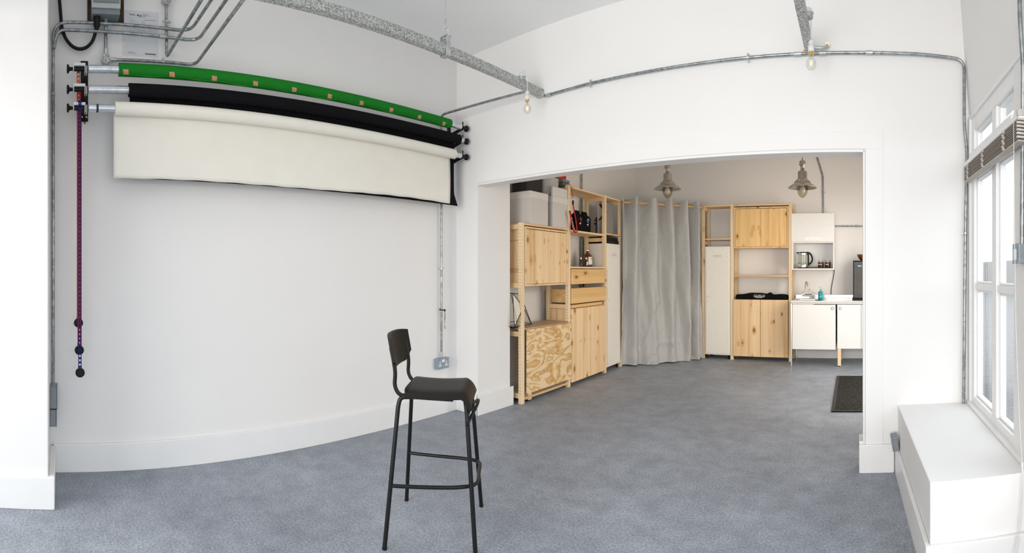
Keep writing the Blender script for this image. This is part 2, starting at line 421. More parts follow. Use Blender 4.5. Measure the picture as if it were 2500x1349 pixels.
# window in the right wall
XG = .800
def ring_frame(mb, y0, y1, z0, z1, w, xa, xb):
    mb.box(xa, xb, y0, y1, z0, z0+w).box(xa, xb, y0, y1, z1-w, z1).box(xa, xb, y0, y0+w, z0+w, z1-w).box(xa, xb, y1-w, y1, z0+w, z1-w)
win = bpy.data.objects.new('window_1', None); COL.objects.link(win); win['kind'] = 'structure'
fr = MB().box(.765, .825, 2.235, 3.035, .431, .497).box(.765, .825, 3.035, 3.10, .431, 2.304).box(.765, .825, 2.235, 3.035, 2.205, 2.304)
fr.box(.765, .825, 2.545, 2.628, .497, 2.205).box(.765, .825, 2.235, 2.25, .497, 2.205)
fr.box(.772, .825, 2.235, 3.10, 1.184, 1.224).box(.745, .825, 2.235, 3.10, 1.895, 2.062)
fr.build('window_frame', M['trim'], win, .005)
gb = MB()
for y0, y1 in ((2.628, 3.035), (2.25, 2.545)):
    for z0, z1 in ((.497, 1.184), (1.224, 1.895), (2.062, 2.205)): ring_frame(gb, y0, y1, z0, z1, .013, .785, .820)
gb.build('glazing_bead', M['trim'], win, .003)
for y0, y1 in ((2.628, 3.035), (2.25, 2.545)):
    for z0, z1 in ((.497, 1.184), (1.224, 1.895), (2.062, 2.205)):
        MB().box(XG, XG+.004, y0, y1, z0, z1).build('window_pane', M['glass'], win)
MB().box(.738, .80, 1.985, 3.14, .431, .452).build('window_sill', M['trim'], win, .004)
w2 = bpy.data.objects.new('window_2', None); COL.objects.link(w2); w2['kind'] = 'structure'
f2 = MB(); ring_frame(f2, -1.3, 1.88, .431, 2.304, .06, .77, .85)
for y in (-.5, .3, 1.1): f2.box(.77, .85, y-.03, y+.03, .49, 2.25)
f2.build('window_frame', M['trim'], w2, .005)
w3 = bpy.data.objects.new('window_3', None); COL.objects.link(w3); w3['kind'] = 'structure'
f3 = MB()
for x in (-3.5, -2.2, -.9, .34): f3.box(x, x+.06, -2.65, -2.58, .35, 2.9)
f3.box(-3.5, .4, -2.65, -2.58, .35, .41).box(-3.5, .4, -2.65, -2.58, 2.84, 2.9).box(-3.5, .4, -2.65, -2.58, 2.2, 2.25)
f3.build('window_frame', M['trim'], w3, .005)
d1 = bpy.data.objects.new('door_1', None); COL.objects.link(d1); d1['kind'] = 'structure'
f4 = MB(); ring_frame(f4, 4.25, 6.45, 0.0, 2.5, .07, .76, .80); f4.box(.76, .80, 5.31, 5.38, .07, 2.43)
f4.build('door_frame', M['trim'], d1, .005)

# outside
struct('street_ground', MB().add([(.98, -14, -.13), (14, -14, -.13), (14, 40, -.13), (.98, 40, -.13)], [(0, 1, 2, 3)]), M['pave'])
struct('wall_street', MB().box(9, 9.3, -14, 40, -.13, 1.9), M['brick'])

# ================================================================== WINDOW SEAT AND RIGHT-HAND THINGS
t = thing('window_seat', 'long white boxed-in window seat under the window at the right', 'window seat', WF, (.52, 2.57, 0))
MB().prism([(.288, 3.138), (.314, 1.985), (.798, 1.985), (.798, 3.158), (.288, 3.158)], 0, .431).build('seat_box', M['wall'], t, .004)
MB().prism([(.266, 3.137), (.293, 1.965), (.798, 1.965), (.798, 1.984), (.3135, 1.984), (.2875, 3.137)], 0, .178).build('skirting', M['trim'], t, .004)

def conduit(name, label, path, r=.0105, fillet=.07, frame=WF, saddles=(), couplings=(), group=None, cat='conduit', wall=None):
    t = thing(name, label, cat, frame, path[0], group)
    MB().tube(path, r, 12, fillet).build('pipe', M['pipe'], t)
    for c, ax, side in saddles:      # strap clip round the pipe with two lugs
        mb = MB(); c = Vector(c); a = Vector(ax).normalized(); sd = Vector(side).normalized(); nn = a.cross(sd)
        mb.tube([c - a*.007, c + a*.007], r + .0028, 12)
        mb.tube([c + sd*(r+.012) - nn*.004, c + sd*(r+.012) + nn*.004], .007, 10).tube([c - sd*(r+.012) - nn*.004, c - sd*(r+.012) + nn*.004], .007, 10)
        mb.build('saddle_clip', M['zinc'], t)
    for c, ax in couplings:
        c = Vector(c); a = Vector(ax).normalized()
        MB().tube([c - a*.022, c + a*.022], r + .0035, 12).build('coupling', M['zinc'], t)
    return t
X_, Y_, Z_ = (1, 0, 0), (0, 1, 0), (0, 0, 1)

conduit('metal_conduit', 'galvanised conduit running along the back wall above the opening and down beside the window',
        [(-2.30, 3.132, 2.694), (-1.876, 3.132, 2.705), (.10, 3.132, 2.703), (.44, 3.132, 2.706), (.722, 3.132, 2.695), (.722, 3.132, 2.25), (.742, 3.132, 2.10), (.731, 3.132, 1.6), (.718, 3.132, .432)],
        saddles=[((-1.876, 3.132, 2.705), X_, Z_), ((-.689, 3.132, 2.704), X_, Z_), ((.729, 3.132, 1.55), Z_, X_)],
        couplings=[((-2.26, 3.132, 2.695), X_), ((-.36, 3.132, 2.703), X_), ((-.20, 3.132, 2.703), X_), ((.10, 3.132, 2.704), X_)])
conduit('metal_conduit', 'galvanised conduit dropping down the right edge onto the light switch by the window',
        [(.700, 2.015, CE), (.715, 2.015, 2.40), (.735, 2.03, 2.22), (.748, 2.07, 2.0), (.748, 2.08, 1.42)], r=.0105, fillet=.06)
t = thing('light_switch', 'grey metal light switch with a white rocker on the pier beside the window', 'switch', WF, (.76, 2.08, 1.34))
MB().box(.722, .760, 2.037, 2.123, 1.338, 1.424).build('back_box', M['greyp'], t, .004)
fp = MB().box(.717, .722, 2.034, 2.126, 1.335, 1.427).build('face_plate', M['sock'], t, .003)
MB().box(.711, .717, 2.062, 2.098, 1.352, 1.402).build('rocker', M['whitep'], fp, .003)

t = thing('metal_socket_box', 'grey metal socket box fixed crooked to the side of the window seat', 'socket', WF, (.255, 3.05, .16))
R = Matrix.Rotation(math.radians(-9), 3, 'Y') @ Matrix.Rotation(math.radians(2), 3, 'X')
MB().rbox((.262, 3.075, .222), (.036, .086, .088), R).build('back_box', M['greyp'], t, .005)
MB().rbox((.242, 3.075, .219), (.006, .088, .090), R).build('face_plate', M['sock'], t, .003)
conduit('metal_conduit', 'short dark conduit from the floor up to the crooked socket box', [(.272, 3.125, 0), (.272, 3.125, .19)], r=.0085)

# roller blind folded up at the window
t = thing('venetian_blind', 'taupe slatted blind pulled up to the top of the window', 'blind', WF, (.72, 2.52, 1.87))
MB().box(.700, .746, 1.99, 3.055, 1.966, 1.992).build('head_rail', M['trim'], t, .003)
sl = MB()
for k in range(9):
    z = 1.884 + k * .0092
    sl.rbox((.722, 2.525, z), (.046, 1.04, .0022), Matrix.Rotation(math.radians(random.uniform(-5, 5)), 3, 'Y'))
sl.build('slats', M['blind'], t)
MB().box(.702, .742, 2.005, 3.045, 1.868, 1.878).build('bottom_rail', M['blind'], t, .003)
for y in (2.20, 2.58, 2.93):
    mb = MB()
    for k in range(7): mb.ball((.697, y + (.006 if k % 2 else -.006), 1.876 + k*.0135), .0085, 8)
    mb.build('ladder_cord', M['acry'], t)
mb = MB().box(.694, .742, 1.985, 2.003, 1.975, 2.004)
for k in range(6): mb.box(.693, .744, 1.990, 2.002, 1.880 + k*.0155, 1.890 + k*.0155)
mb.build('end_clip', M['acry'], t, .002)
c = [(.698, 2.05, 1.97), (.694, 2.03, 1.5), (.692, 2.00, 1.0), (.694, 1.955, .62), (.698, 1.935, .47)]
cd = MB().tube(c, .0017, 6, .2).tube([(.697, 1.938, .50), (.698, 1.935, .455)], .006, 8)
for q in (0, .022):
    pts = [Vector((.698, 1.935, .455)).lerp(Vector((.62 + q, 1.935, -.02)), k/10) + Vector((.018*math.sin(PI*k/10), 0, 0)) for k in range(11)]
    for p in pts: p.z = max(p.z, .004)
    cd.tube(pts, .0017, 6)
cd.build('pull_cord', M['cord'], t)

# ================================================================== CEILING TRUNKING, BULBS
def trunking(label, x, y0, y1, z, w=.05, h=.06):
    t = thing('cable_trunking', label, 'trunking', WF, (x, y1, z))
    MB().box(x-w/2, x+w/2, y0, y1, z, z+h).build('channel', M['trunk'], t, .002)
    MB().tube([(x, y1-.012, z-.004), (x, y1-.012, z+.03)], .034, 18).build('end_box', M['zinc'], t, .002)
    MB().ball((x-.03, y1-.045, z+.008), .010).build('screw', M['brass'], t); MB().ball((x+.03, y1-.02, z+.004), .008).build('screw', M['brass'], t)
    return t
trunking('long galvanised trunking beam hung from the ceiling over the stool side', -2.35, -2.5, 3.155, 2.70)
trunking('galvanised trunking beam ending above the opening at upper right', -.285, -2.5, 3.155, 2.70)

t = thing('suspension_hanger', 'steel wire and hook hanger holding up the long trunking beam', 'hanger', WF, (-2.35, 2.12, 2.69))
MB().tube([(-2.35, 2.12, CE), (-2.35, 2.12, 2.90)], .0016, 6).tube([(-2.35, 2.12, 2.935), (-2.351, 2.123, 2.893)], .005, 8).build('wire', M['zinc'], t)
hk = [Vector((-2.35 - .000, 2.12 + .026*math.cos(a), 2.860 + .026*math.sin(a))) for a in [math.radians(d) for d in range(200, -100, -20)]]
MB().tube(hk, .0042, 8).tube([(-2.35, 2.12, 2.893), (-2.35, 2.12, 2.872)], .0035, 8).build('hook', M['chrome'], t)
MB().box(-2.380, -2.376, 2.10, 2.142, 2.693, 2.82).box(-2.324, -2.320, 2.10, 2.142, 2.693, 2.82).box(-2.380, -2.320, 2.10, 2.142, 2.690, 2.696).box(-2.380, -2.320, 2.10, 2.112, 2.815, 2.822).box(-2.380, -2.320, 2.13, 2.142, 2.815, 2.822).build('clamp', M['zinc'], t, .001)
MB().tube([(-2.35, 2.12, 2.762), (-2.35, 2.12, 2.842)], .004, 8).box(-2.365, -2.335, 2.095, 2.145, 2.765, 2.772).build('bolt', M['zinc'], t)

def pendant_bulb(label, x, y, zb, bx, by, group='bare bulbs on the trunking', rose=True):
    """zb = top of the lamp holder, (bx,by) = plan position of the hanging holder"""
    t = thing('pendant_bulb', label, 'light bulb', WF, (bx, by, zb - .17), group)
    if rose:
        MB().tube([(x, y, 2.76), (x, y, 2.785)], .030, 18).build('conduit_box', M['zinc'], t, .002)
        MB().lathe([(.0335, 2.785), (.0335, 2.790), (.030, 2.795), (.021, 2.812), (.012, 2.818), (.001, 2.819)], (x, y, 0), 20, cap=True).build('ceiling_rose', M['whitep'], t)
        top = Vector((x, y, 2.817)); b = Vector((bx, by, zb))
        d = Vector((bx - x, by - y, 0))
        pts = [top, top + Vector((0, 0, .012)) + d*.3, top + Vector((0, 0, .008)) + d*.75, Vector((bx, by, 2.79)), b]
    else: pts = [(x, y, 2.76), (bx, by, zb)]
    MB().tube(pts, .0026, 8, .03).build('flex_cord', M['cord'], t)
    MB().lathe([(.003, zb), (.010, zb-.001), (.0155, zb-.012), (.0160, zb-.034), (.0185, zb-.035), (.0185, zb-.066), (.012, zb-.069)], (bx, by, 0), 20, cap=True).build('lamp_holder', M['whitep'], t)
    MB().lathe([(.0165, zb-.0695), (.0165, zb-.0735)], (bx, by, 0), 18, cap=True).lathe([(.0125, zb-.0735), (.0125, zb-.084)], (bx, by, 0), 18, cap=True).build('bulb_cap', M['brass'], t)
    zt = zb - .084
    pr = [(.011, zt), (.013, zt-.012), (.020, zt-.028), (.028, zt-.044), (.030, zt-.058), (.027, zt-.072), (.018, zt-.084), (.008, zt-.089), (.0005, zt-.090)]
    g = MB().lathe(pr, (bx, by, 0), 24).build('glass_bulb', M['bulb'], t)
    MB().tube([(bx, by, zt), (bx, by, zt-.028)], [.005, .0025], 8).build('glass_stem', M['kglass'], t)
    f = MB()
    for a in (0, 1, 2, 3):
        ca, sa = math.cos(a*PI/2+.6), math.sin(a*PI/2+.6)
        f.tube([(bx+ca*.004, by+sa*.004, zt-.064), (bx+ca*.009, by+sa*.009, zt-.034)], .0010, 6)
    f.build('filament', M['fil'], g)
    return t
pendant_bulb('clear bulb on a white holder hanging near the end of the long trunking beam', -2.35, 2.905, 2.672, -2.305, 2.915)
pendant_bulb('clear bulb on a white holder hanging at the end of the right-hand trunking beam', -.262, 2.80, 2.650, -.248, 2.84)
pendant_bulb('clear bulb cut off by the top left edge of the photo', -2.35, .50, 2.79, -2.262, .522, rose=False)

t = thing('flexible_conduit', 'short ribbed flexible metal conduit elbow entering the wall above the opening', 'conduit', WF, (-.25, 3.12, 2.72))
mb = MB(); pth = [Vector((-.262, 3.10, 2.728)), Vector((-.225, 3.10, 2.721)), Vector((-.195, 3.10, 2.722)), Vector((-.176, 3.11, 2.735)), Vector((-.168, 3.13, 2.755))]
mb.tube(pth, .0085, 12, .02)
for k in range(16): mb.tube([(-.262 + k*.0045, 3.10, 2.728 - k*.0005), (-.2602 + k*.0045, 3.10, 2.728 - k*.0005)], .0102, 12)
mb.build('ribbed_tube', M['zinc'], t)
MB().tube([(-.168, 3.128, 2.755), (-.164, 3.158, 2.765)], .013, 14).build('wall_gland', M['brass'], t)

# ================================================================== LEFT WALL SERVICES
conduit('metal_conduit', 'upper of two galvanised conduits bending over the fuse box sheet', [(3.386, .05, .585), (3.386, .05, 2.892), (3.0, .05, 2.890), (2.49, .05, 2.886), (2.45, .9, 2.886)], frame=LF, fillet=.10,
        saddles=[((3.386, .05, 2.43), Z_, Y_), ((3.386, .05, 1.28), Z_, Y_)])
conduit('metal_conduit', 'second galvanised conduit just under the upper one across the printed sheet', [(3.381, .062, 2.72), (3.36, .062, 2.838), (3.05, .055, 2.834), (2.44, .055, 2.827), (2.41, 1.0, 2.827)], frame=LF, fillet=.09,
        couplings=[((2.676, .055, 2.829), X_)])
conduit('metal_conduit', 'lowest galvanised conduit running from the round junction box just above the green roll', [(3.02, .03, 2.668), (2.60, .03, 2.678), (2.45, .03, 2.676), (2.42, 1.1, 2.690)], frame=LF, fillet=.08,
        saddles=[((2.67, .03, 2.677), X_, Z_)], couplings=[((3.0, .03, 2.669), X_)])
conduit('metal_conduit', 'galvanised conduit dropping from the ceiling box and turning sharply out into the room', [(2.647, .03, 3.06), (2.645, .03, 2.71), (2.61, 1.0, 2.705)], frame=LF, fillet=.04,
        saddles=[((2.645, .03, 2.943), Z_, X_)])
conduit('metal_conduit', 'short upright galvanised conduit between the fuse box and the round junction box', [(3.047, .03, 2.93), (3.047, .03, 2.69)], frame=LF,
        couplings=[((3.047, .03, 2.905), Z_), ((3.047, .03, 2.715), Z_)])
conduit('metal_conduit', 'galvanised conduit rising from the double socket and bending out to the trunking beam', [(.232, .03, .52), (.232, .03, 1.9), (.236, .03, 2.712), (.205, .95, 2.712)], frame=LF, fillet=.05,
        saddles=[((.232, .03, 1.324), Z_, X_)], couplings=[((.232, .03, .548), Z_)])
for lab, z, u in (('round galvanised junction box with two screws left of the green roll', 2.668, 3.047), ('round galvanised junction box at the top edge above the conduits', 3.085, 2.647)):
    t = thing('junction_box', lab, 'junction box', LF, (u, 0, z), None)
    MB().tube([(u, .0, z), (u, .040, z)], .030, 24).build('box_body', M['zinc'], t)
    bl = MB().tube([(u, .040, z), (u, .044, z)], .0325, 24).build('box_lid', M['trunk'], t)
    for q in (1, -1): MB().tube([(u+.016*q, .044, z+.018*q), (u+.016*q, .047, z+.018*q)], .004, 8).build('screw', M['brass'], bl)

t = thing('fuse_box', 'grey-white fuse box with a dark window set in a recess at the top left', 'fuse box', LF, (3.05, 0, 2.92))
MB().box(2.962, 3.142, 0, .10, 2.925, 3.20).build('box_body', M['greyp'], t, .006)
fc_ = MB().box(2.960, 3.144, .10, .112, 2.958, 3.20).build('front_cover', plain('pale_grey_plastic', (.50, .52, .51), .4), t, .004)
MB().box(2.968, 3.132, .112, .120, 2.990, 3.12).build('flap_window', M['greyp'], fc_, .003)
MB().box(2.925, 3.165, 0, .004, 2.905, 3.2).build('recess_edge', plain('raw_wood_recess', (.055, .032, .018), .9, var=.5, scale=12), t)

t = thing('electrical_cable', 'thick black cable hanging in a loop under the fuse box', 'cable', LF, (3.2, 0, 2.72))
pp = [(3.352, .035, 3.12), (3.338, .035, 2.95), (3.332, .035, 2.87), (3.308, .035, 2.795), (3.267, .035, 2.745), (3.222, .035, 2.725), (3.175, .035, 2.735), (3.135, .035, 2.773), (3.114, .04, 2.83), (3.107, .05, 2.90), (3.106, .055, 2.93)]
MB().tube(pp, .011, 12, .03).build('cable_sheath', M['black'], t)
MB().lathe([(.012, 2.838), (.014, 2.855), (.0215, 2.868), (.0235, 2.925)], (3.106, .055, 0), 16, cap=True).build('gland_sleeve', M['black'], t)
MB().box(3.318, 3.348, 0, .05, 2.842, 2.862).build('cable_clip', M['black'], t, .002)

t = thing('certificate_sheet', 'printed white sheet in a plastic sleeve pinned beside the fuse box', 'paper sheet', LF, (2.81, 0, 2.72))
MB().box(2.694, 2.935, .0005, .0015, 2.712, 3.012).build('plastic_sleeve', plain('clear_sleeve', (.72, .70, .68), .25), t)
pa = MB().box(2.701, 2.914, .0016, .0026, 2.719, 3.009).build('paper', M['paper'], t)
k = MB(); kg = MB(); yy = (.0026, .0030)
u0 = 2.910
def rect(mb, a, b, z0, z1): mb.box(u0 - a, u0 - b, yy[0], yy[1], z0, z1)
rect(k, .070, .106, 2.981, 2.9825); rect(k, .0745, .0795, 2.974, 2.990); rect(k, .069, .085, 2.980, 2.9835); rect(k, .086, .103, 2.981, 2.9850); rect(k, .083, .103, 2.9725, 2.9760)
rect(k, .0185, .023, 2.987, 2.991); rect(k, .125, .198, 2.728, 2.733)
for i in range(6): rect(kg, .108, .108 + (.040, .030, .052, .024, .022, .018)[i], 2.990 - i*.0042, 2.9915 - i*.0042)
for a, b, z0, z1 in ((.012, .192, 2.963, 2.9635), (.012, .0125, 2.840, 2.963), (.1915, .192, 2.840, 2.948), (.012, .192, 2.840, 2.8405), (.085, .0855, 2.915, 2.955)): rect(kg, a, b, z0, z1)
for i in range(6): rect(kg, .022, .050 + .012*(i % 3), 2.950 - i*.007, 2.9512 - i*.007); rect(kg, .100, .128, 2.950 - i*.006, 2.951 - i*.006)
for r_ in range(8):
    for c_ in range(14):
        if random.random() < .75: rect(kg, .024 + c_*.012, .030 + c_*.012, 2.895 - r_*.0062, 2.897 - r_*.0062)
for i in range(4): rect(kg, .012, .050 + .018*(i > 1), 2.738 - i*.0035, 2.7392 - i*.0035)
k.build('printed_marks', M['ink'], pa)['kind'] = 'stuff'; kg.build('printed_table', M['inkg'], pa)['kind'] = 'stuff'
text(pa, 'printed_letters', 'HMC', .018, (u0 - .043, .0030, 2.982), M['ink'], (-1, 0, 0), Z_)
text(pa, 'printed_letters', 'Circuit Chart Board  06/18', .0066, (u0 - .160, .0030, 2.9545), M['ink'], (-1, 0, 0), Z_)
text(pa, 'printed_letters', 'Circuit Chart Board  06/18', .0066, (u0 - .162, .0030, 2.7365), M['ink'], (-1, 0, 0), Z_)

def socket_double(label, frame, u0, u1, z0, z1):
    t = thing('double_socket', label, 'socket', frame, ((u0+u1)/2, 0, z0))
    MB().box(u0, u1, 0, .040, z0, z1).build('back_box', M['sock'], t, .006)
    fp = MB().box(u0-.002, u1+.002, .040, .045, z0-.002, z1+.002).build('face_plate', M['sock'], t, .002)
    um = (u0+u1)/2; zt = z1
    MB().box(um-.019, um+.019, .045, .048, zt-.036, zt-.012).build('rocker', M['whitep'], fp, .001)
    for s in (-1, 1):
        uc = um + s*.040; zc = z0 + .030
        MB().box(uc-.019, uc+.019, .045, .047, zc-.009, zc+.009).build('pin_surround', M['whitep'], fp, .001); MB().box(uc-.007, uc+.007, .045, .047, zc+.013, zc+.037).build('pin_surround', M['whitep'], fp, .001)
        for a_, b_, c_, d_ in ((-.013, -.007, -.003, .003), (.007, .013, -.003, .003), (-.002, .002, .020, .030)): MB().box(uc+a_, uc+b_, .047, .0476, zc+c_, zc+d_).build('pin_hole', M['ink'], fp)
    return t
socket_double('grey metal double socket with white switches low on the left wall behind the stool', LF, .150, .296, .420, .515)

t = thing('socket_box', 'upper of two grey socket boxes stacked in the recess corner at far left', 'socket', LF, (3.39, .08, .455), None)
MB().box(3.362, 3.404, .04, .185, .458, .585).build('back_box', M['greyp'], t, .005)
MB().box(3.357, 3.362, .038, .187, .456, .587).build('face_plate', M['sock'], t, .002)
t = thing('socket_box', 'lower darker of two grey socket boxes stacked in the recess corner at far left', 'socket', LF, (3.39, .08, .345), None)
MB().box(3.366, 3.404, .04, .185, .348, .452).build('back_box', M['greyp'], t, .005)
MB().box(3.361, 3.366, .038, .187, .346, .454).build('face_plate', M['greyp'], t, .002)

t = thing('knotted_cord', 'black cord knotted round the conduit above the double socket with a light end dangling', 'cord', LF, (.22, .03, .78))
ringp = [(.232 + .015*math.cos(a), .03 + .015*math.sin(a), .952 - .004*math.sin(a)) for a in [k*PI/6 for k in range(13)]]
MB().tube(ringp, .005, 8).ball((.205, .045, .945), .010).tube([(.205, .045, .945), (.203, .047, .90), (.205, .047, .86)], .003, 8).build('cord_knot', M['black'], t)
MB().tube([(.205, .047, .935), (.210, .047, .85), (.207, .047, .815), (.203, .047, .85), (.203, .047, .93)], .0018, 6).box(.199, .209, .044, .050, .778, .806).build('cord_end', plain('beige_cord', (.42, .36, .33), .6), t)

# ================================================================== BACKDROP ROLLS
def lathe_between(mb, a, b, r, seg=32): return mb.tube([a, b], r, seg)
NR = .17
rolls = [('green', 2.548, 2.594, 2.979, .272, .0405, 'green', 2.554, 2.600), ('black', 2.424, 2.480, 2.917, .152, .042, 'mattblack', 2.436, 2.485), ('white', 2.306, 2.337, 3.002, .215, .0425, 'cream', 2.315, 2.345)]
tL = thing('backdrop_bracket', 'black wall bracket plate with hooks at the left end of the backdrop rolls', 'bracket', LF, (3.185, 0, 2.27))
MB().box(3.160, 3.208, 0, .006, 2.272, 2.665).build('back_plate', M['black'], tL, .001)
for z in (2.548, 2.424, 2.306): MB().box(3.178, 3.184, .006, NR, z-.030, z+.012).box(3.178, 3.184, .006, .05, z-.050, z-.030).build('hook_arm', M['black'], tL, .001)
for qu in (3.198, 3.170):
    for qz in (2.620, 2.30): MB().tube([(qu, .006, qz), (qu, .008, qz)], .005, 8).build('screw', M['brass'], tL)
tR = thing('backdrop_bracket', 'black wall bracket with hooks at the right end of the backdrop rolls near the corner', 'bracket', LF, (.10, 0, 2.2))
MB().box(.085, .128, 0, .006, 2.25, 2.655).build('back_plate', M['black'], tR, .001)
for z in (2.594, 2.480, 2.337):
    MB().prism([(0.006, z-.065), (NR+.012, z-.018), (NR+.012, z+.004), (NR-.03, z+.002), (.006, z-.028)], .100, .106, 'x').build('hook_arm', M['black'], tR, .001)

for nm, zl, zr, ul, ur, r, mt, tl, tr_ in rolls:
    lab = {'green': 'green backdrop roll taped shut, topmost of the three rolls on the left wall',
           'black': 'black paper backdrop roll, middle of the three rolls on the left wall',
           'white': 'cream white paper backdrop roll with its sheet hanging down, lowest of the three'}[nm]
    t = thing('backdrop_roll', lab, 'backdrop roll', LF, ((ul+ur)/2, NR, zl - .05))
    sl_ = (zr - zl) / (ur - ul)
    def za(u): return zl + (u - ul) * sl_
    tube_ = MB().tube([(3.165, NR, za(3.165)), (.13 if nm != 'black' else .10, NR, za(.12))], .0245, 24).build('tube', M['alu'], t)
    rb_ = MB().tube([(ul, NR, za(ul)), (ur, NR, za(ur))], r, 40).build('rolled_backdrop', M[mt], t)
    # left drive: white yoke, black sprocket and knob
    z = za(3.2)
    MB().box(3.186, 3.262, NR-.022, NR+.022, z+.013, z+.030).box(3.186, 3.191, NR-.024, NR+.024, z-.03, z+.024).box(3.256, 3.262, NR-.022, NR+.022, z-.014, z+.024).box(3.176, 3.181, NR-.02, NR+.02, z-.034, z+.016).build('yoke', M['whitep'], t, .002)
    MB().tube([(3.192, NR, z), (3.255, NR, z)], .0145, 16).build('sprocket', M['black'], t)
    MB().lathe([(.010, 3.262), (.012, 3.280), (.0155, 3.285), (.024, 3.288), (.027, 3.291), (.027, 3.297), (.022, 3.300)], (0, NR, z), 20, 'x', True).build('knob', M['black'], t)
    # right end: expander, wing bolt and knob
    ue = .13; z = za(ue)
    MB().tube([(.125, NR, za(.12)), (.075, NR, z)], .017, 14).build('expander', M['black'], t)
    MB().lathe([(.012, .075), (.012, .064), (.026, .060), (.0285, .054), (.0285, .046), (.018, .042)], (0, NR, z), 22, 'x', True).build('knob', M['black'], t)
    MB().tube([(.098, NR+.0, z+.012), (.098, NR, z+.040)], .004, 8).rbox((.098, NR, z+.044), (.030, .007, .012), Matrix.Rotation(.5, 3, 'Z')).build('wing_bolt', M['black'], t)
    if nm == 'green':
        def fg(a, b):
            u = ul - .015 + a * (ur - ul + .03)
            wav = .010 * (math.sin(u * 21.0) * .5 + .5) + .004 * math.sin(u * 9)
            ph = -2.2 + b * .9
            return (u, NR + (r + .001) * math.cos(ph * .5 - .35) * (1-b) + b * (NR*0 + r*.55), za(u) - r * .62 - b * (.012 + wav))
        MB().grid(fg, 160, 4).build('loose_edge', M[mt], rb_, solid=.001)
        for px in (303, 416, 520, 621, 716, 803, 881, 954, 1023, 1083):
            u = 3.325 - 2.96 * math.tan((px - 149.4) / 1191.0)
            mb = MB(); rr = r + .0012
            def ft(a, b, u=u):
                ph = -.30 - b * .75
                return (u + (a - .5) * .034 - b*.006, NR + rr * math.cos(ph), za(u) + rr * math.sin(ph))
            mb.grid(ft, 2, 6); mb.build('tape_strip', M['tape'], rb_)
    if nm == 'black':
        def fb(a, b):
            u = 2.905 - a * (2.905 - .168); zz = za(u) - b * (za(u) - (1.885 - .004*math.sin(a*5)))
            curl = .05 * max(0, b - .80)**1.4 * 8 if a > .9 else .0
            cu = max(0, b - .82)
            return (u - (.25 * cu * max(0, a - .93) / .07 * 1.0), NR - r + .002 - .012*math.sin(b*PI)*.5, zz)
        MB().grid(fb, 60, 24).build('hanging_sheet', M[mt], t, solid=.0012)
    if nm == 'white':
        def fw(a, b):
            u = 3.008 - a * (3.008 - .235)
            zb = 1.879 + .020*a + .006*math.sin(a*9.0+.6)*(.4+a) + .0015*math.sin(a*70)
            z0 = za(u) - .004
            return (u, NR - r + .012 + .010*math.sin(b*2.4) - .008*b*math.sin(a*7), z0 + (zb - z0) * b)
        MB().grid(fw, 90, 16).build('hanging_sheet', M[mt], t, solid=.0012)
        MB().box(3.124, 3.130, NR-.012, NR+.012, za(3.12)+.0, za(3.12)+.0225).lathe([(.0250, 3.105), (.0250, 3.119)], (0, NR, za(3.12)), 24, 'x').build('sticker', M['ink'], tube_)

for col, ztop, zbot, dn, du, lab in (('orange', 2.575, 1.01, -.030, .006, 'orange plastic pull chain with a black weight, hanging behind the other two'),
                                 ('red', 2.452, .845, -.004, .002, 'red plastic pull chain with a black weight on the middle roll'),
                                 ('blue', 2.336, .712, .022, -.002, 'blue plastic pull chain with the lowest black weight, hanging in front')):
    u = 3.222 + du; n0 = NR + dn
    t = thing('pull_chain', lab, 'chain', LF, (u, n0, zbot - .055), 'pull chains of the backdrop rolls')
    mb = MB(); zt = ztop
    mb.box(u-.010, u-.005, n0-.002, n0+.002, zbot, zt).box(u+.005, u+.010, n0-.002, n0+.002, zbot, zt)
    z = zbot
    while z < zt: mb.box(u-.005, u+.005, n0-.002, n0+.002, z, z+.012); z += .0262
    mb.tube([(u, n0-.010, zt), (u, n0+.004, zt)], .011, 14)
    mb.build('chain_links', M[col], t)
    MB().lathe([(.022, n0-.008), (.0285, n0-.006), (.0285, n0+.006), (.022, n0+.008)], (u-.001, 0, zbot-.030), 26, 'y', True).build('weight', M['black'], t)
    MB().tube([(u-.010, n0, zbot-.006), (u-.010, n0, zbot+.010), (u+.010, n0, zbot+.010), (u+.010, n0, zbot-.006)], .002, 6).build('weight_hook', M['black'], t)

# ================================================================== BAR STOOL
ang = math.atan2(.65, .76)
STF = Frame((-1.875, 1.635, 0), ang)       # x forward, y to its left
t = thing('bar_stool', 'black bar stool with low backrest standing alone on the grey floor', 'bar stool', STF, (0, 0, 0))
def seat_prof(s):          # closed section in (f, z) at side position s
    e = abs(s) / .18; dz = -.010 * e**6; ins = .016 * e**8
    top = []
    for k in range(13):
        f = -.142 + ins + k / 12 * (.138 + .142 - ins)
        top.append((f, .733 - .006 * math.sin(PI * k / 12) + dz))
    for k in range(1, 8):
        a = k / 7 * 1.25; top.append((.138 + .055 * math.sin(a), .733 - .058 * (1 - math.cos(a)) - .004*k + dz))
    bot = []
    for i in range(len(top) - 1, -1, -1):
        f, z = top[i]
        bot.append((f - (.010 if f > .16 else 0), z - .026 + (.004 if i == 0 else 0)))
    return [(f, s, z) for f, z in top + bot]
W_ = .18
MB().loft([seat_prof(-W_ + 2*W_*k/16) for k in range(17)]).build('seat', M['stool'], t, .003)
rings = []
for k in range(21):
    s = -.19 + .38 * k / 20; e = abs(s) / .19
    fo = -.200 + .034 * e**2.2
    zb = .820 + (.045 * max(0, (e - .62) / .38)**1.3); zt_ = .991 - .010 * e**3
    ring = []
    for j in range(9):
        z = zb + (zt_ - zb) * j / 8; ring.append((fo - .18 * (z - .832) + .012 * math.sin(PI*j/8)*0, s, z))
    for j in range(8, -1, -1):
        z = zb + (zt_ - zb) * j / 8; ring.append((fo - .18 * (z - .832) - .017, s, z))
    rings.append(ring)
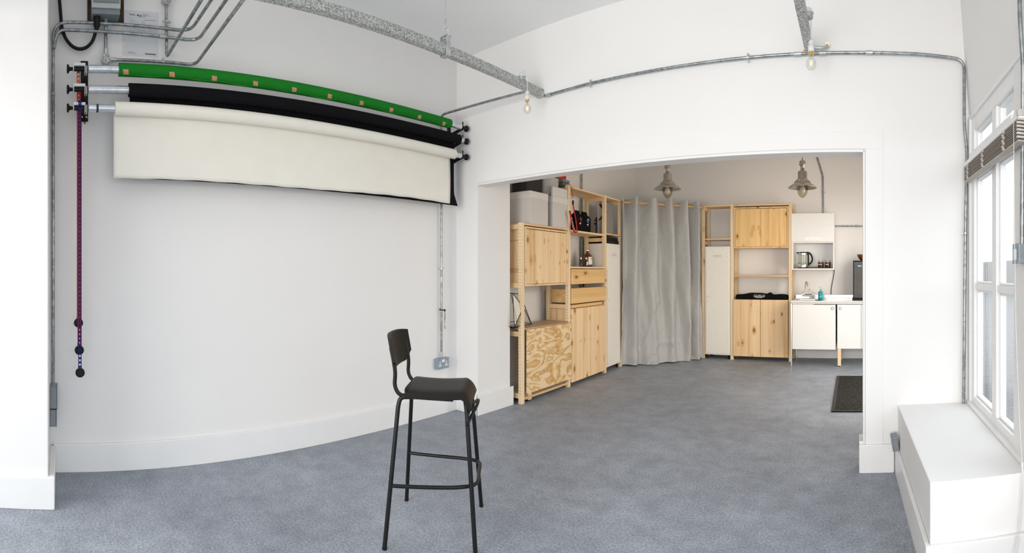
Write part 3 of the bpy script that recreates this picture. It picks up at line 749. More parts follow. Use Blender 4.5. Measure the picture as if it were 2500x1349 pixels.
MB().loft(rings).build('backrest', M['stool'], t, .004)
R_ = .0108
for s in (-1, 1):
    # rear leg rises, bends forward under the seat; front leg drops from the seat front
    MB().tube([(-.212, s*.250, .004), (-.165, s*.168, .655), (-.155, s*.160, .694), (-.09, s*.155, .697), (.10, s*.155, .692)], R_, 14, .055).build('leg', M['stoolm'], t)
    MB().tube([(.212, s*.236, .004), (.165, s*.162, .640), (.158, s*.156, .688)], R_, 14, .03).build('leg', M['stoolm'], t)
    MB().tube([(-.203, s*.160, .93), (-.180, s*.160, .82), (-.186, s*.160, .745), (-.160, s*.160, .700), (-.08, s*.152, .706)], .0098, 14, .04).build('backrest_tube', M['stoolm'], t)
    for f0, s0, f1, s1 in ((-.212, .250, -.165, .168), (.212, .236, .165, .162)):
        MB().tube([(f0, s*s0, 0), (f0*.997, s*s0*.997, .010)], .0118, 14).build('foot_cap', M['black'], t)
def lp(f0, s0, f1, s1, z): q = z / .65; return f0 + (f1-f0)*q, s0 + (s1-s0)*q
bf, bs = lp(-.212, .250, -.165, .168, .285); ff, fs = lp(.212, .236, .165, .162, .285)
MB().tube([(bf, -bs, .285), (ff-.075, -fs+.022, .285), (ff+.022, -fs*.72, .285), (ff+.022, fs*.72, .285), (ff-.075, fs-.022, .285), (bf, bs, .285)], .0092, 12, .06).build('footrest', M['stoolm'], t)
arc = [Vector((.170 + .040*math.sin(PI*k/14), -.170 + .340*k/14, .585 + .0*k + .060*math.sin(PI*k/14))) for k in range(15)]
MB().tube(arc, .0080, 10).build('front_brace', M['stoolm'], t)
MB().lathe([(.003, -.186), (.0085, -.185), (.0085, -.178)], (.170, 0, .585), 14, 'y', True).build('bolt_head', M['black'], t)

# ================================================================== SHELVING (left run, frame SF: x along, y deep, z up)
PW = .044
def side_frame(name, label, frame, x, h, y0, y1, bars, group=None):
    t = thing(name, label, 'shelf upright', frame, (x, (y0+y1)/2, 0), group)
    for yy_ in (y0, y1-PW):
        MB().box(x-PW/2, x+PW/2, yy_, yy_+PW, 0, h).build('post', M['post'], t, .0025)
    for z in bars: MB().box(x-.011, x+.011, y0+PW, y1-PW, z-.024, z+.024).build('cross_bar', M['pine_y'], t, .002)
    ho = MB(); z = .10
    while z < h - .04:          # rows of shelf-pin holes on both faces
        for yy_ in (y0 + .014, y0+.030, y1-PW+.014, y1-PW+.030):
            for sx in (-1, 1): ho.add([(x+sx*(PW/2+.0004), yy_-.0026, z-.0026), (x+sx*(PW/2+.0004), yy_+.0026, z-.0026), (x+sx*(PW/2+.0004), yy_+.0026, z+.0026), (x+sx*(PW/2+.0004), yy_-.0026, z+.0026)], [(0, 1, 2, 3)] if sx > 0 else [(3, 2, 1, 0)])
        z += .032
    ho.build('pin_holes', M['dark'], t)['kind'] = 'stuff'
    return t
g1 = None
side_frame('shelf_upright', 'short pine ladder upright at the near end of the left-hand shelving', SF, .012, 1.775, .0, .305, (.075, .68, 1.16, 1.735))
side_frame('shelf_upright', 'tall pine ladder upright between the plywood flap and the drawers', SF, .866, 2.266, .0, .305, (.08, .90, 1.70, 2.215))
side_frame('shelf_upright', 'tall pine ladder upright left of the narrow metal locker in the left shelving', SF, 1.738, 2.266, .0, .305, (.08, 1.70, 2.215))
side_frame('shelf_upright', 'last pine ladder upright of the left shelving, against the curtain', SF, 2.19, 2.27, .0, .305, (.08, 1.72, 2.215))

def board(label, frame, x0, x1, y0, y1, z0, z1, mat='pine_x', name='shelf_board'):
    return tag(MB().box(x0, x1, y0, y1, z0, z1).build(name, M[mat], None, .0025, frame, ((x0+x1)/2, (y0+y1)/2, z0)), label, 'shelf')
board('pine shelf under the two grey-white storage boxes', SF, .035, .843, .004, .300, 1.752, 1.772)
board('worn brown board top under the glass terrarium', SF, .035, .843, .0, .31, .722, .738, 'osb')
board('lowest pine shelf near the floor behind the plywood flap', SF, .035, .843, .004, .300, .036, .058)
board('top pine shelf of the left shelving above the coffee bags', SF, .889, 1.715, .004, .300, 2.236, 2.256)
board('pine shelf carrying the two black coffee bags', SF, .889, 1.715, .004, .300, 1.744, 1.766)
board('pine shelf under the whisky bottle above the drawers', SF, .889, 1.715, .002, .300, 1.330, 1.350)
board('narrow top pine shelf between locker column and drawers of the left shelving', SF, 1.761, 2.167, .004, .300, 2.240, 2.258)
board('narrow pine shelf above the locker in the left shelving', SF, 1.761, 2.167, .004, .300, 1.766, 1.784)

def door_cab(label, frame, x0, x1, z0, z1, dep, mdoor, yf=0.0, inset=True, n=2, gapx=None):
    t = thing('shelf_cabinet', label, 'cabinet', frame, ((x0+x1)/2, yf + dep/2, z0))
    w = .018
    MB().box(x0, x1, yf, yf+dep, z0, z0+w).box(x0, x1, yf, yf+dep, z1-w, z1).box(x0, x0+w, yf, yf+dep, z0+w, z1-w).box(x1-w, x1, yf, yf+dep, z0+w, z1-w).box(x0+w, x1-w, yf+dep-.008, yf+dep, z0+w, z1-w).build('carcass', M['pine_z'], t, .002)
    dx0, dx1 = x0+w+.003, x1-w-.003
    wd = (dx1-dx0)/n
    for k in range(n):
        MB().box(dx0 + k*wd + .0015, dx0+(k+1)*wd-.0015, yf+.004 + (.005 if k else 0), yf+.020+(.005 if k else 0), z0+w+.003, z1-w-.006).build('door', M[mdoor], t, .002)
    return t
door_cab('pine wall cabinet with two doors in the left shelving under the grey-white boxes', SF, .048, .838, 1.150, 1.740, .295, 'pine_z', yf=.0)
t = thing('plywood_flap', 'big wavy grained plywood panel closing the lower left shelving', 'panel', SF, (.47, -.01, .09))
MB().box(.060, .882, -.019, -.001, .095, .722).build('panel', M['ply'], t, .002)
for hx in (.075, .80): MB().box(hx, hx+.05, -.018, .004, .722, .730).build('hinge', M['zinc'], t, .001)
t = tag(MB().box(.125, .180, .02, .062, .012, .10).box(.130, .175, .025, .057, 0, .012, 1).build('support_block', [M['post'], M['black']], None, .002, SF, (.15, .04, 0)), 'short stub leg under the plywood panel beside the front upright', 'leg block')

t = thing('shelf_cabinet', 'pine base cabinet with two knotty doors in the left shelving', 'cabinet', SF, (1.3, .15, .045))
MB().box(.890, .905, .006, .295, .05, .872).box(1.699, 1.714, .006, .295, .05, .872).box(.905, 1.699, .006, .295, .05, .066).box(.905, 1.699, .006, .295, .856, .872).build('carcass', M['pine_z'], t, .002)
MB().box(.892, 1.318, -.018, .000, .046, .872).build('door', M['pine_z'], t, .002)
MB().box(1.326, 1.722, -.018, .000, .046, .872).build('door', M['pine_z'], t, .002)
def drawer(label, z0, z1, yf, dep=.29, x0=.892, x1=1.722, fr=True):
    t = thing('drawer_unit', label, 'drawer', SF, (1.3, .15, z0))
    if fr: MB().box(x0, x1, yf-.018, yf, z0, z1).build('drawer_front', M['draw'], t, .004)
    MB().box(x0+.012, x0+.024, yf, yf+dep, z0+.01, z1-.012).box(x1-.030, x1-.018, yf, yf+dep, z0+.01, z1-.012).box(x0+.024, x1-.030, yf+dep-.012, yf+dep, z0+.01, z1-.012).box(x0+.024, x1-.030, yf+.001, yf+dep-.012, z0+.01, z0+.018).build('drawer_box', M['draw'], t, .001)
    return t
drawer('upper golden pine drawer below the whisky bottle', 1.150, 1.322, -.001)
drawer('lower golden pine drawer above the knotty base doors', .930, 1.104, -.001)
t = thing('drawer_unit', 'slim pine tray just under the lower drawer', 'drawer', SF, (1.3, .15, .88))
MB().box(.905, 1.655, .006, .018, .878, .916).build('drawer_front', M['draw'], t, .002)
MB().box(.905, .917, .018, .29, .878, .912).box(1.643, 1.655, .018, .29, .878, .912).box(.917, 1.643, .018, .29, .878, .884).build('drawer_box', M['draw'], t)

def locker(label, frame, x0, x1, yf, dep, z0, z1, hx):
    t = thing('metal_locker', label, 'locker', frame, ((x0+x1)/2, yf+dep/2, 0))
    MB().box(x0, x1, yf, yf+dep, z0, z1).build('cabinet_body', M['whitem'], t, .003)
    dr = MB().box(x0+.020, x1-.020, yf-.010, yf-.0005, z0+.020, z1-.022).build('door', M['whitem'], t, .003)
    mb = MB()
    for k in range(2): mb.box((x0+x1)/2-.062, (x0+x1)/2+.062, yf-.0125, yf-.010, z1-.135-k*.022, z1-.128-k*.022)
    mb.build('vent_slots', plain('vent_shadowed_metal', (.50, .46, .40), .5), dr, .001)
    MB().tube([(hx, yf-.014, z0+.86), (hx, yf-.010, z0+.86)], .006, 10).build('lock', M['chrome'], dr)
    mb = MB()
    for x in (x0+.03, x1-.03):
        for y in (yf+.03, yf+dep-.03): MB().tube([(x, y, 0.0), (x, y, z0)], .012, 10).build('foot', M['black'], t)
    return t
locker('narrow cream metal locker in the left shelving beside the drawers', SF, 1.764, 2.164, .004, .285, .062, 1.655, 1.80)
t = thing('flat_case', 'black flat case lying on top of the left locker', 'case', SF, (1.96, .15, 1.656))
MB().box(1.775, 2.155, .02, .28, 1.656, 1.705).box(1.785, 2.145, .03, .27, 1.705, 1.745).build('case_shell', M['black'], t, .008)

# things on the left shelving
def fabric_box(label, x0, x1, y0, y1, z0, z1):
    t = thing('storage_box', label, 'box', SF, ((x0+x1)/2, (y0+y1)/2, z0), 'grey-white boxes on top of the shelving')
    MB().box(x0, x1, y0, y1, z0, z1-.004).build('box_body', M['box'], t, .004)
    MB().box(x0-.002, x1+.002, y0-.002, y1+.002, z1-.070, z1).build('lid', M['boxl'], t, .003)
fabric_box('larger grey-white lidded box at the near end on top of the shelving', .142, .456, .010, .300, 1.773, 2.106)
fabric_box('narrower grey-white lidded box beside the tall upright on top of the shelving', .548, .840, .008, .300, 1.773, 2.106)
tag(MB().box(.545, .836, .010, .034, 2.107, 2.205).build('white_panel', M['boxl'], None, .003, SF, (.7, .02, 2.107)), 'flat white panel standing on the narrower box', 'panel')  # plain white panel, upright on the box lid
tag(MB().lathe([(.001, 2.108), (.126, 2.108), (.134, 2.302), (.136, 2.306)], (.642, .160, 0), 32).lathe([(.136, 2.306), (.137, 2.322), (.11, 2.326), (.001, 2.327)], (.642, .160, 0), 32, mi=1).build('white_bucket', [plain('grey_white_bucket', (.50, .485, .47), .5), M['dkbrown']], None, 0, SF, (.642, .160, 2.108)), 'round white bucket standing on the boxes below the lintel', 'bucket')
tag(MB().box(.20, .480, .10, .29, 2.108, 2.32).build('brown_box', M['dkbrown'], None, .004, SF, (.3, .17, 2.108)), 'very dark brown box on top of the larger grey-white box', 'box')
tag(MB().box(.925, 1.11, .20, .29, 2.257, 2.52).build('red_box', M['redbox'], None, .003, SF, (1.02, .24, 2.257)), 'upright red box behind the white bucket below the lintel', 'box')
t = thing('storage_tub', 'grey tub with a teal lid next to the white bucket', 'tub', SF, (.9, .15, 2.258))
MB().box(.845, .985, .075, .185, 2.2575, 2.318).build('tub_body', M['grey'], t, .008)
MB().box(.842, .988, .072, .188, 2.318, 2.322, 0).box(.840, .990, .070, .190, 2.322, 2.334, 1).build('tub_lid', [M['white'], M['teal']], t, .003)

def coffee_bag(label, x, mcol, k):
    t = thing('coffee_bag', label, 'bag', SF, (x, .10, 1.767), 'black coffee bags')
    w, d, z0 = .082, .045, 1.767
    rings = []
    for fz, fw, fd in ((0, 1, 1), (.03, 1.03, 1.05), (.17, 1.02, 1.0), (.198, .96, .62), (.215, .72, .22), (.245, .70, .16), (.250, .68, .12)):
        rings.append([(x + a*w*fw, .10 + b*d*fd, z0 + fz) for a, b in ((-1, -1), (-.3, -1.08), (.3, -1.08), (1, -1), (1, 1), (.3, 1.05), (-.3, 1.05), (-1, 1))])
    t_ = t; t = MB().loft(rings).build('bag_body', M['mattblack'], t_, .003)
    yf = .10 - d*1.115
    if k == 0: MB().ball((x+.012, yf, z0+.150), .022, 12, 0, (1, .06, .9)).ball((x+.022, yf, z0+.118), .012, 10, 0, (1, .08, .8)).build('printed_badge', M['strap'], t)
    else:
        MB().add([(x-.02, yf, z0+.165), (x+.04, yf, z0+.135), (x+.04, yf, z0+.155), (x+.02, yf, z0+.168)], [(0, 1, 2, 3)]).add([(x-.03, yf, z0+.145), (x-.022, yf, z0+.15), (x+.04, yf, z0+.108), (x+.02, yf, z0+.112)], [(0, 1, 2, 3)]).build('printed_badge', M['skyblue'], t)
        MB().add([(x-.006, yf-.001, z0+.163), (x+.026, yf-.001, z0+.145), (x+.026, yf-.001, z0+.160)], [(0, 1, 2)]).add([(x-.014, yf-.001, z0+.142), (x-.006, yf-.001, z0+.144), (x+.022, yf-.001, z0+.117), (x+.010, yf-.001, z0+.120)], [(0, 1, 2, 3)]).build('printed_flash', M['white'], t)
    MB().box(x-.016, x+.016, yf-.001, yf+.002, z0+.088, z0+.102).build('printed_label', M['white'], t)
    MB().box(x-.014, x+.020, yf-.001, yf+.002, z0+.077, z0+.082).build('printed_line', M['strap' if k == 0 else 'skyblue'], t)
coffee_bag('left black coffee bag with a red printed mark on the upper shelf', 1.185, 'strap', 0)
coffee_bag('right black coffee bag with a blue and white printed mark on the upper shelf', 1.362, 'skyblue', 1)

t = thing('camera_strap', 'red camera strap with white lettering hanging over the tall upright', 'strap', SF, (.88, -.03, 1.74))
def ribbon(pts, w, axis=(1, 0, 0)):
    a = Vector(axis).normalized(); vs = []; fs = []
    for p in pts: p = Vector(p); vs += [p - a*w/2, p + a*w/2]
    for i in range(len(pts)-1): fs.append((2*i, 2*i+1, 2*i+3, 2*i+2))
    return MB().add(vs, fs, True)
def bez(p, n=16):
    out = []
    for k in range(n+1):
        tt = k/n; q = [Vector(a) for a in p]
        while len(q) > 1: q = [q[i].lerp(q[i+1], tt) for i in range(len(q)-1)]
        out.append(q[0])
    return out
ribbon(bez([(.915, -.015, 2.055), (.935, -.03, 1.92), (.975, -.04, 1.80), (.950, -.045, 1.735)], 14), .034, (1, .2, .15)).build('front_band', M['strap'], t, solid=.002)
lb_ = ribbon(bez([(.955, -.045, 1.745), (.90, -.047, 1.70), (.855, -.047, 1.76), (.835, -.045, 1.90), (.800, -.040, 1.965)], 16), .036, (1, 0, .45)).build('lettered_band', M['strap'], t, solid=.002)
MB().tube(bez([(.868, .02, 2.275), (.895, -.012, 2.285), (.898, -.012, 2.18), (.910, -.013, 2.115)], 10), .0035, 6).build('thin_strap', M['strap'], t)
MB().box(.902, .928, -.020, -.010, 2.045, 2.095).build('strap_tab', M['black'], t, .002)
MB().tube([(.915, -.014, 2.093), (.905, -.014, 2.105), (.912, -.014, 2.122), (.922, -.014, 2.105), (.915, -.014, 2.093)], .0018, 6).build('ring', M['chrome'], t)
for ch, (x, z, r_) in zip('CANON', ((.826, 1.880, -75), (.838, 1.850, -70), (.846, 1.822, -65), (.860, 1.796, -55), (.878, 1.770, -45))):
    a = math.radians(r_); text(lb_, 'printed_letter', ch, .030, (x, -.055, z), M['white'], (math.cos(a), 0, math.sin(a)), (-math.sin(a), 0, math.cos(a)))

t = thing('stand_clamp', 'black jointed stand clamp standing on the shelf behind the third upright', 'clamp', SF, (1.86, .16, 1.785))
MB().tube([(1.80, .17, 1.785), (1.80, .17, 1.96), (1.775, .16, 1.99)], .010, 10).tube([(1.80, .17, 1.955), (1.72, .15, 1.95)], .009, 8).tube([(1.80, .17, 1.90), (1.735, .15, 1.905), (1.715, .15, 1.91)], .010, 8).build('stem', M['black'], t)
MB().tube([(1.84, .14, 2.17), (1.90, .13, 2.13), (1.955, .12, 2.085), (1.89, .14, 2.00), (1.84, .15, 1.965)], [.014, .020, .024, .016, .008], 10).build('jointed_arm', M['black'], t)
tag(MB().box(1.90, 2.15, .10, .125, 1.785, 2.21).build('reflector_panel', plain('mid_grey_panel', (.30, .28, .26), .6), None, .003, SF, (2.0, .11, 1.785)), 'grey reflector panel standing on the narrow shelf beside the curtain', 'panel')  # reflector panel stored on the shelf, in plain mid grey

def bottle(label, name, x, y, z0, prof, mat, capmat, lab=None, word=None):
    t = thing(name, label, 'bottle', SF, (x, y, z0))
    gb_ = MB().lathe([(0.0005, z0+.001)] + [(r, z0+z) for r, z in prof], (x, y, 0), 24).build('glass_body', M[mat], t)
    zt = z0 + prof[-1][1]; rr = prof[-1][0]
    MB().lathe([(rr*1.5, zt-.002), (rr*1.6, zt+.014), (rr*1.3, zt+.022), (.0005, zt+.024)], (x, y, 0), 16, cap=True).build('stopper', M[capmat], t)
    if lab:
        w, za_, zb_ = lab; rb = prof[1][0] + .001
        MB().grid(lambda a, b: (x + rb*math.sin((a-.5)*2*w), y - rb*math.cos((a-.5)*2*w), z0+za_ + b*(zb_-za_)), 8, 1).build('paper_label', M['white'], gb_)
        if word: text(gb_, 'label_letters', word, .019, (x, y - rb - .0006, z0 + (za_+zb_)/2 + .026), M['ink'])
    return t
bottle('round-shouldered whisky bottle with a white label on the left shelving', 'whisky_bottle', 1.60, .19, 1.351, [(.058, .002), (.060, .012), (.060, .115), (.052, .145), (.030, .166), (.014, .176), (.012, .205)], 'whisky', 'chrome', (.85, .030, .125), 'APAD')
bottle('small clear bottle with a tiny label in front of the whisky bottle', 'small_bottle', 1.505, .155, 1.351, [(.022, .002), (.023, .010), (.023, .070), (.012, .088), (.010, .098)], 'kglass', 'brass', (.8, .02, .062))
bottle('slimmer small clear bottle left of the other small bottle', 'small_bottle', 1.455, .20, 1.351, [(.020, .002), (.021, .010), (.021, .074), (.011, .088), (.009, .098)], 'kglass', 'steel')

# geometric terrarium
t = thing('glass_terrarium', 'geometric glass terrarium with black soldered edges on the worn board', 'terrarium', SF, (.06, .15, .738))
P = [Vector(p) for p in ((-.10, .02, .760), (.19, .03, .765), (.215, .24, .780), (-.12, .26, .775), (-.075, .06, 1.085), (.055, .07, 1.075), (.070, .20, 1.075), (-.09, .22, 1.085), (.025, .01, .945), (-.02, .03, 1.120))]
F_ = [(0, 1, 2, 3), (0, 1, 8), (1, 5, 8), (0, 8, 4), (4, 8, 5), (1, 2, 6, 5), (2, 3, 7, 6), (3, 0, 4, 7)]
mb = MB()
for f in F_: mb.add([P[i] for i in f], [tuple(range(len(f)))])
mb.build('glass_faces', M['mirror'], t)
mb = MB(); seen = set()
for f in F_:
    for i in range(len(f)):
        e = tuple(sorted((f[i], f[(i+1) % len(f)])))
        if e not in seen: seen.add(e); mb.tube([P[e[0]], P[e[1]]], .0035, 6)
mb.build('soldered_edges', M['black'], t)
MB().box(-.05, .12, .08, .20, .7395, .757).build('base_foot', M['black'], t, .003)

# ================================================================== CURTAIN
A_, B_ = Vector((-3.00, 5.945)), Vector((-2.185, 6.87))
dv = (B_ - A_); LN = dv.length; dv.normalize(); nv = Vector((dv.y, -dv.x))       # nv: towards the room
def px_s(px):
    th = (px - 2084) / 1191.0; d = Vector((math.sin(th), math.cos(th)))
    det = d.x * (-dv.y) + dv.x * d.y; s = (d.x * A_.y - d.y * A_.x) / (dv.x*d.y - dv.y*d.x) * -1
    k = (A_.x*d.y - A_.y*d.x) / (dv.y*d.x - dv.x*d.y); return k
keys = [(1512, .9), (1533, -.9), (1548, 1), (1568, -1), (1593, 1), (1615, -1), (1632, 1), (1651, -1), (1671, 1), (1685, -1), (1698, 1), (1710, -.9), (1722, .2)]
KS = [(px_s(p), v) for p, v in keys]
def fold(s):
    if s <= KS[0][0]: return KS[0][1]
    for (a, va), (b, vb) in zip(KS, KS[1:]):
        if s <= b: q = (s-a)/(b-a); q = q*q*(3-2*q); return va + (vb-va)*q
    return KS[-1][1]
S0, S1 = px_s(1516), px_s(1714)
t = thing('eyelet_curtain', 'long grey cotton curtain closing the corner between the two shelving runs', 'curtain', WF, (-2.6, 6.4, 0))
def fc(a, b):            # b: 0 top, 1 bottom
    s = S0 + a * (S1 - S0)
    z = 2.292 - .012*fold(s)*0 + (.016 if fold(s) > .2 else -.004) * (1-b) - b * (2.292 - .012 - .010*math.sin(a*14))
    amp = .098 * (1 - .50*b)
    sh = s + b * .05 * math.sin(a*5.2 + .6) * (1 - a) * a * 4
    f = fold(sh) * amp
    f2 = .022 * b * math.sin(a * 23 + 4*b) + .010 * math.sin(a*61 + 3*math.sin(b*5)) + .030 * math.sin(PI*min(1, b*1.1)) * math.sin(a*PI) + .055*b*math.sin(a*PI)
    p = A_ + dv * (s + .012*b*(1 if a > .5 else -1)*abs(2*a-1)) + nv * (f + f2)
    v = Vector((p.x*5, p.y*5, z*2.4)); w = noise.noise(v) * .016 * (.3 + b) + (.5 - abs(noise.noise(v*2.3 + Vector((3, 1, 0))))) * .012 * (.3 + b)
    crease = max(0, .5 - abs(noise.noise(Vector((a*3.1, z*1.7, 4.2)))*4)) * .030 * (.25 + b)
    p = p + nv * (w + crease)
    return (p.x, p.y, max(z, .008))
cl_ = MB().grid(fc, 300, 150).build('cloth', M['curtain'], t)
def fh(a, b):
    x, y, z = fc(a, 1); return (x + nv.x*.003, y + nv.y*.003, z + .045 * b)
MB().grid(fh, 300, 1).build('hem', M['curtain'], cl_)
for p, v in keys[2:-1:1]:
    if v > -.5: continue
    s = px_s(p) + .045; c = A_ + dv * s
    rg = [(c.x + nv.x*.026*math.cos(q), c.y + nv.y*.026*math.cos(q), 2.232 + .026*math.sin(q)) for q in [k*PI/10 for k in range(21)]]
    MB().tube(rg, .0045, 8).build('eyelet', M['chrome'], cl_)
r0, r1 = A_ - dv*.06, B_ + dv*.03
tag(MB().tube([(r0.x, r0.y, 2.235), (r1.x, r1.y, 2.235)], .0135, 16).build('curtain_rod', M['rod'], None, 0, WF, (r0.x, r0.y, 2.235)), 'golden wooden rod carrying the grey curtain', 'curtain rod')

# ================================================================== RIGHT SHELVING RUN (world frame, fronts at y = 6.925)
YF = 6.925
side_frame('shelf_upright', 'pine ladder upright of the right shelving touching the curtain', WF, -2.210, 2.28, YF, YF+.305, (.08, 1.72, 2.23))
side_frame('shelf_upright', 'pine ladder upright of the right shelving beside the tall cream locker', WF, -1.765, 2.28, YF, YF+.305, (.08, 1.20, 1.72, 2.23))
side_frame('shelf_upright', 'pine ladder upright of the right shelving next to the kitchenette', WF, -.905, 2.28, YF, YF+.305, (.08, 1.20, 1.72, 2.23))
board('narrow top pine shelf above the right-hand locker', WF, -2.187, -1.788, YF+.004, YF+.30, 2.250, 2.268)
board('narrow middle pine shelf above the right-hand locker', WF, -2.187, -1.788, YF+.004, YF+.30, 1.760, 1.778)
board('wide top pine shelf above the golden pine doors', WF, -1.742, -.928, YF+.002, YF+.30, 2.244, 2.264)
board('wide middle pine shelf in the open bay of the right shelving', WF, -1.742, -.928, YF+.004, YF+.30, 1.216, 1.236)
locker('cream metal locker standing right of the curtain', WF, -2.182, -1.792, YF+.006, .285, .062, 1.660, -2.135)
door_cab('golden pine hanging cabinet with two doors high in the right shelving', WF, -1.738, -.930, 1.632, 2.226, .295, 'gold_z', yf=YF)
t = thing('shelf_cabinet', 'pine base cabinet with two knotty doors under the black carry bag', 'cabinet', WF, (-1.33, YF+.15, .05))
MB().box(-1.735, -1.72, YF+.006, YF+.295, .06, .884).box(-.950, -.935, YF+.006, YF+.295, .06, .884).box(-1.72, -.95, YF+.006, YF+.295, .06, .076).box(-1.72, -.95, YF+.006, YF+.295, .868, .884).build('carcass', M['pine_z'], t, .002)
for a, b in ((-1.738, -1.342), (-1.336, -.938)): MB().box(a, b, YF-.018, YF, .060, .884).build('door', M['pine_z'], t, .002)
t = thing('equipment_bag', 'long black carry bag with white lettering lying on the pine base cabinet', 'bag', WF, (-1.33, YF+.10, .885))
rings = []
for k in range(33):
    x = -1.722 + .788 * k / 32; q = k / 32
    h = .075 + .020*math.exp(-((q-.42)/.13)**2) + .030*math.exp(-((q-.655)/.035)**4) + .010*math.exp(-((q-.3)/.08)**2) - .004*math.sin(q*20)
    e = min(1, min(q, 1-q)*14 + .45)
    hh = h*(.6+.4*e)
    rings.append([(x, YF+.10-.085*e, .887), (x, YF+.10-.098*e, .887+hh*.45), (x, YF+.10-.070*e, .887+hh*.88), (x, YF+.10-.02, .887+hh), (x, YF+.10+.05*e, .887+hh*.9), (x, YF+.10+.095*e, .887+hh*.4), (x, YF+.10+.08*e, .887)])
bb_ = MB().loft(rings).build('bag_body', M['mattblack'], t)
text(bb_, 'printed_letters', 'CUXLO', .036, (-1.355, YF+.0005, .942), M['white'], sx=1.35)
MB().box(-1.438, -1.273, YF-.002, YF+.001, .924, .928).build('printed_line', M['white'], bb_); MB().box(-1.415, -1.310, YF-.001, YF+.002, .911, .9155).build('printed_line', M['white'], bb_)

# ================================================================== KITCHENETTE
t = thing('wall_cupboard', 'white wall cupboard with an open niche holding the kettle', 'cupboard', WF, (-.58, 7.1, 1.31))
x0, x1, y0, y1 = -.886, -.276, 6.955, 7.268
MB().box(x0, x0+.018, y0, y1, 1.316, 2.122).box(x1-.018, x1, y0, y1, 1.316, 2.122).box(x0+.018, x1-.018, y0, y1, 1.316, 1.336).box(x0+.018, x1-.018, y0, y1, 1.700, 1.718).box(x0+.018, x1-.018, y0, y1, 2.104, 2.122).box(x0+.018, x1-.018, y1-.008, y1, 1.336, 2.104).build('carcass', M['whitec'], t, .002)
fd_ = MB().box(x0, x1, y0-.020, y0-.001, 1.716, 2.122).build('flap_door', M['whitec'], t, .003)
MB().box(-.692, -.478, y0-.027, y0-.020, 1.748, 1.778).box(-.684, -.486, y0-.029, y0-.027, 1.754, 1.772, 1).build('handle', [M['steel'], M['white']], fd_, .002)
MB().box(x0+.022, x1-.022, y0+.006, y1-.015, 1.337, 1.343).build('shelf_liner', M['dark'], t)

t = thing('electric_kettle', 'glass electric kettle with black handle in the white wall cupboard', 'kettle', WF, (-.735, 7.08, 1.344))
kx, ky, kz = -.738, 7.085, 1.344
MB().lathe([(.001, kz), (.078, kz), (.080, kz+.008), (.080, kz+.050), (.0765, kz+.056)], (kx, ky, 0), 28, cap=True).build('steel_base', M['steel'], t)
MB().lathe([(.077, kz+.055), (.077, kz+.12), (.074, kz+.19)], (kx, ky, 0), 28).build('glass_jug', M['kglass'], t)
MB().lathe([(.074, kz+.188), (.073, kz+.214)], (kx, ky, 0), 28, cap=True).build('steel_collar', M['steel'], t)
MB().lathe([(.074, kz+.214), (.070, kz+.224), (.045, kz+.230), (.001, kz+.231)], (kx, ky, 0), 28, cap=True).tube([(kx-.07, ky, kz+.214), (kx-.095, ky, kz+.224)], [.018, .004], 10).build('lid', M['black'], t)
MB().tube(bez([(kx+.055, ky-.01, kz+.222), (kx+.125, ky-.01, kz+.235), (kx+.160, ky-.01, kz+.13), (kx+.145, ky-.01, kz+.075), (kx+.080, ky-.01, kz+.050)], 14), .0125, 10).tube([(kx+.078, ky-.01, kz+.22), (kx+.082, ky-.01, kz+.03)], .011, 10).build('handle', M['black'], t)
MB().lathe([(.0772, kz+.062), (.0772, kz+.074)], (kx, ky, 0), 28).build('level_mark', M['green2'], t)

for i, (x, y, lab) in enumerate(((-.476, 7.06, 'glass of dark coffee at the left of the pair beside the kettle'), (-.375, 7.055, 'glass of dark coffee at the right of the pair beside the kettle'))):
    z0 = 1.344
    t = thing('coffee_glass', lab, 'glass', WF, (x, y, z0), 'coffee glasses beside the kettle')
    MB().lathe([(.001, z0+.001), (.040, z0+.001), (.042, z0+.01), (.043, z0+.118)], (x, y, 0), 24).build('glass_wall', M['bulb'], t)
    MB().lathe([(.001, z0+.004), (.0395, z0+.004), (.0405, z0+.083), (.001, z0+.084)], (x, y, 0), 24).build('contents', M['coffee'], t)
    MB().grid(lambda a, b: (x - .006 + .0425*math.sin((a-.5)*1.3), y - .0428*math.cos((a-.5)*1.3), z0+.045 + b*.007), 6, 1).build('printed_line', M['white'], t)
    MB().lathe([(.0415, z0+.050), (.0415, z0+.058)], (x, y, 0), 24).build('amber_band', M['amber'], t)
t = thing('power_cable', 'black kettle cable hanging from the wall cupboard down to the sink', 'cable', WF, (-.3, 7.1, .95))
MB().tube(bez([(-.655, 7.08, 1.356), (-.60, 7.04, 1.350), (-.53, 7.00, 1.352), (-.49, 7.10, 1.358)], 12), .004, 8).build('kettle_lead', M['black'], t)
MB().tube(bez([(-.290, 7.245, 1.34), (-.285, 7.245, 1.315), (-.283, 7.25, 1.20), (-.335, 7.25, 1.13), (-.335, 7.25, .95)], 16), .0048, 8).build('cable_sheath', M['black'], t)

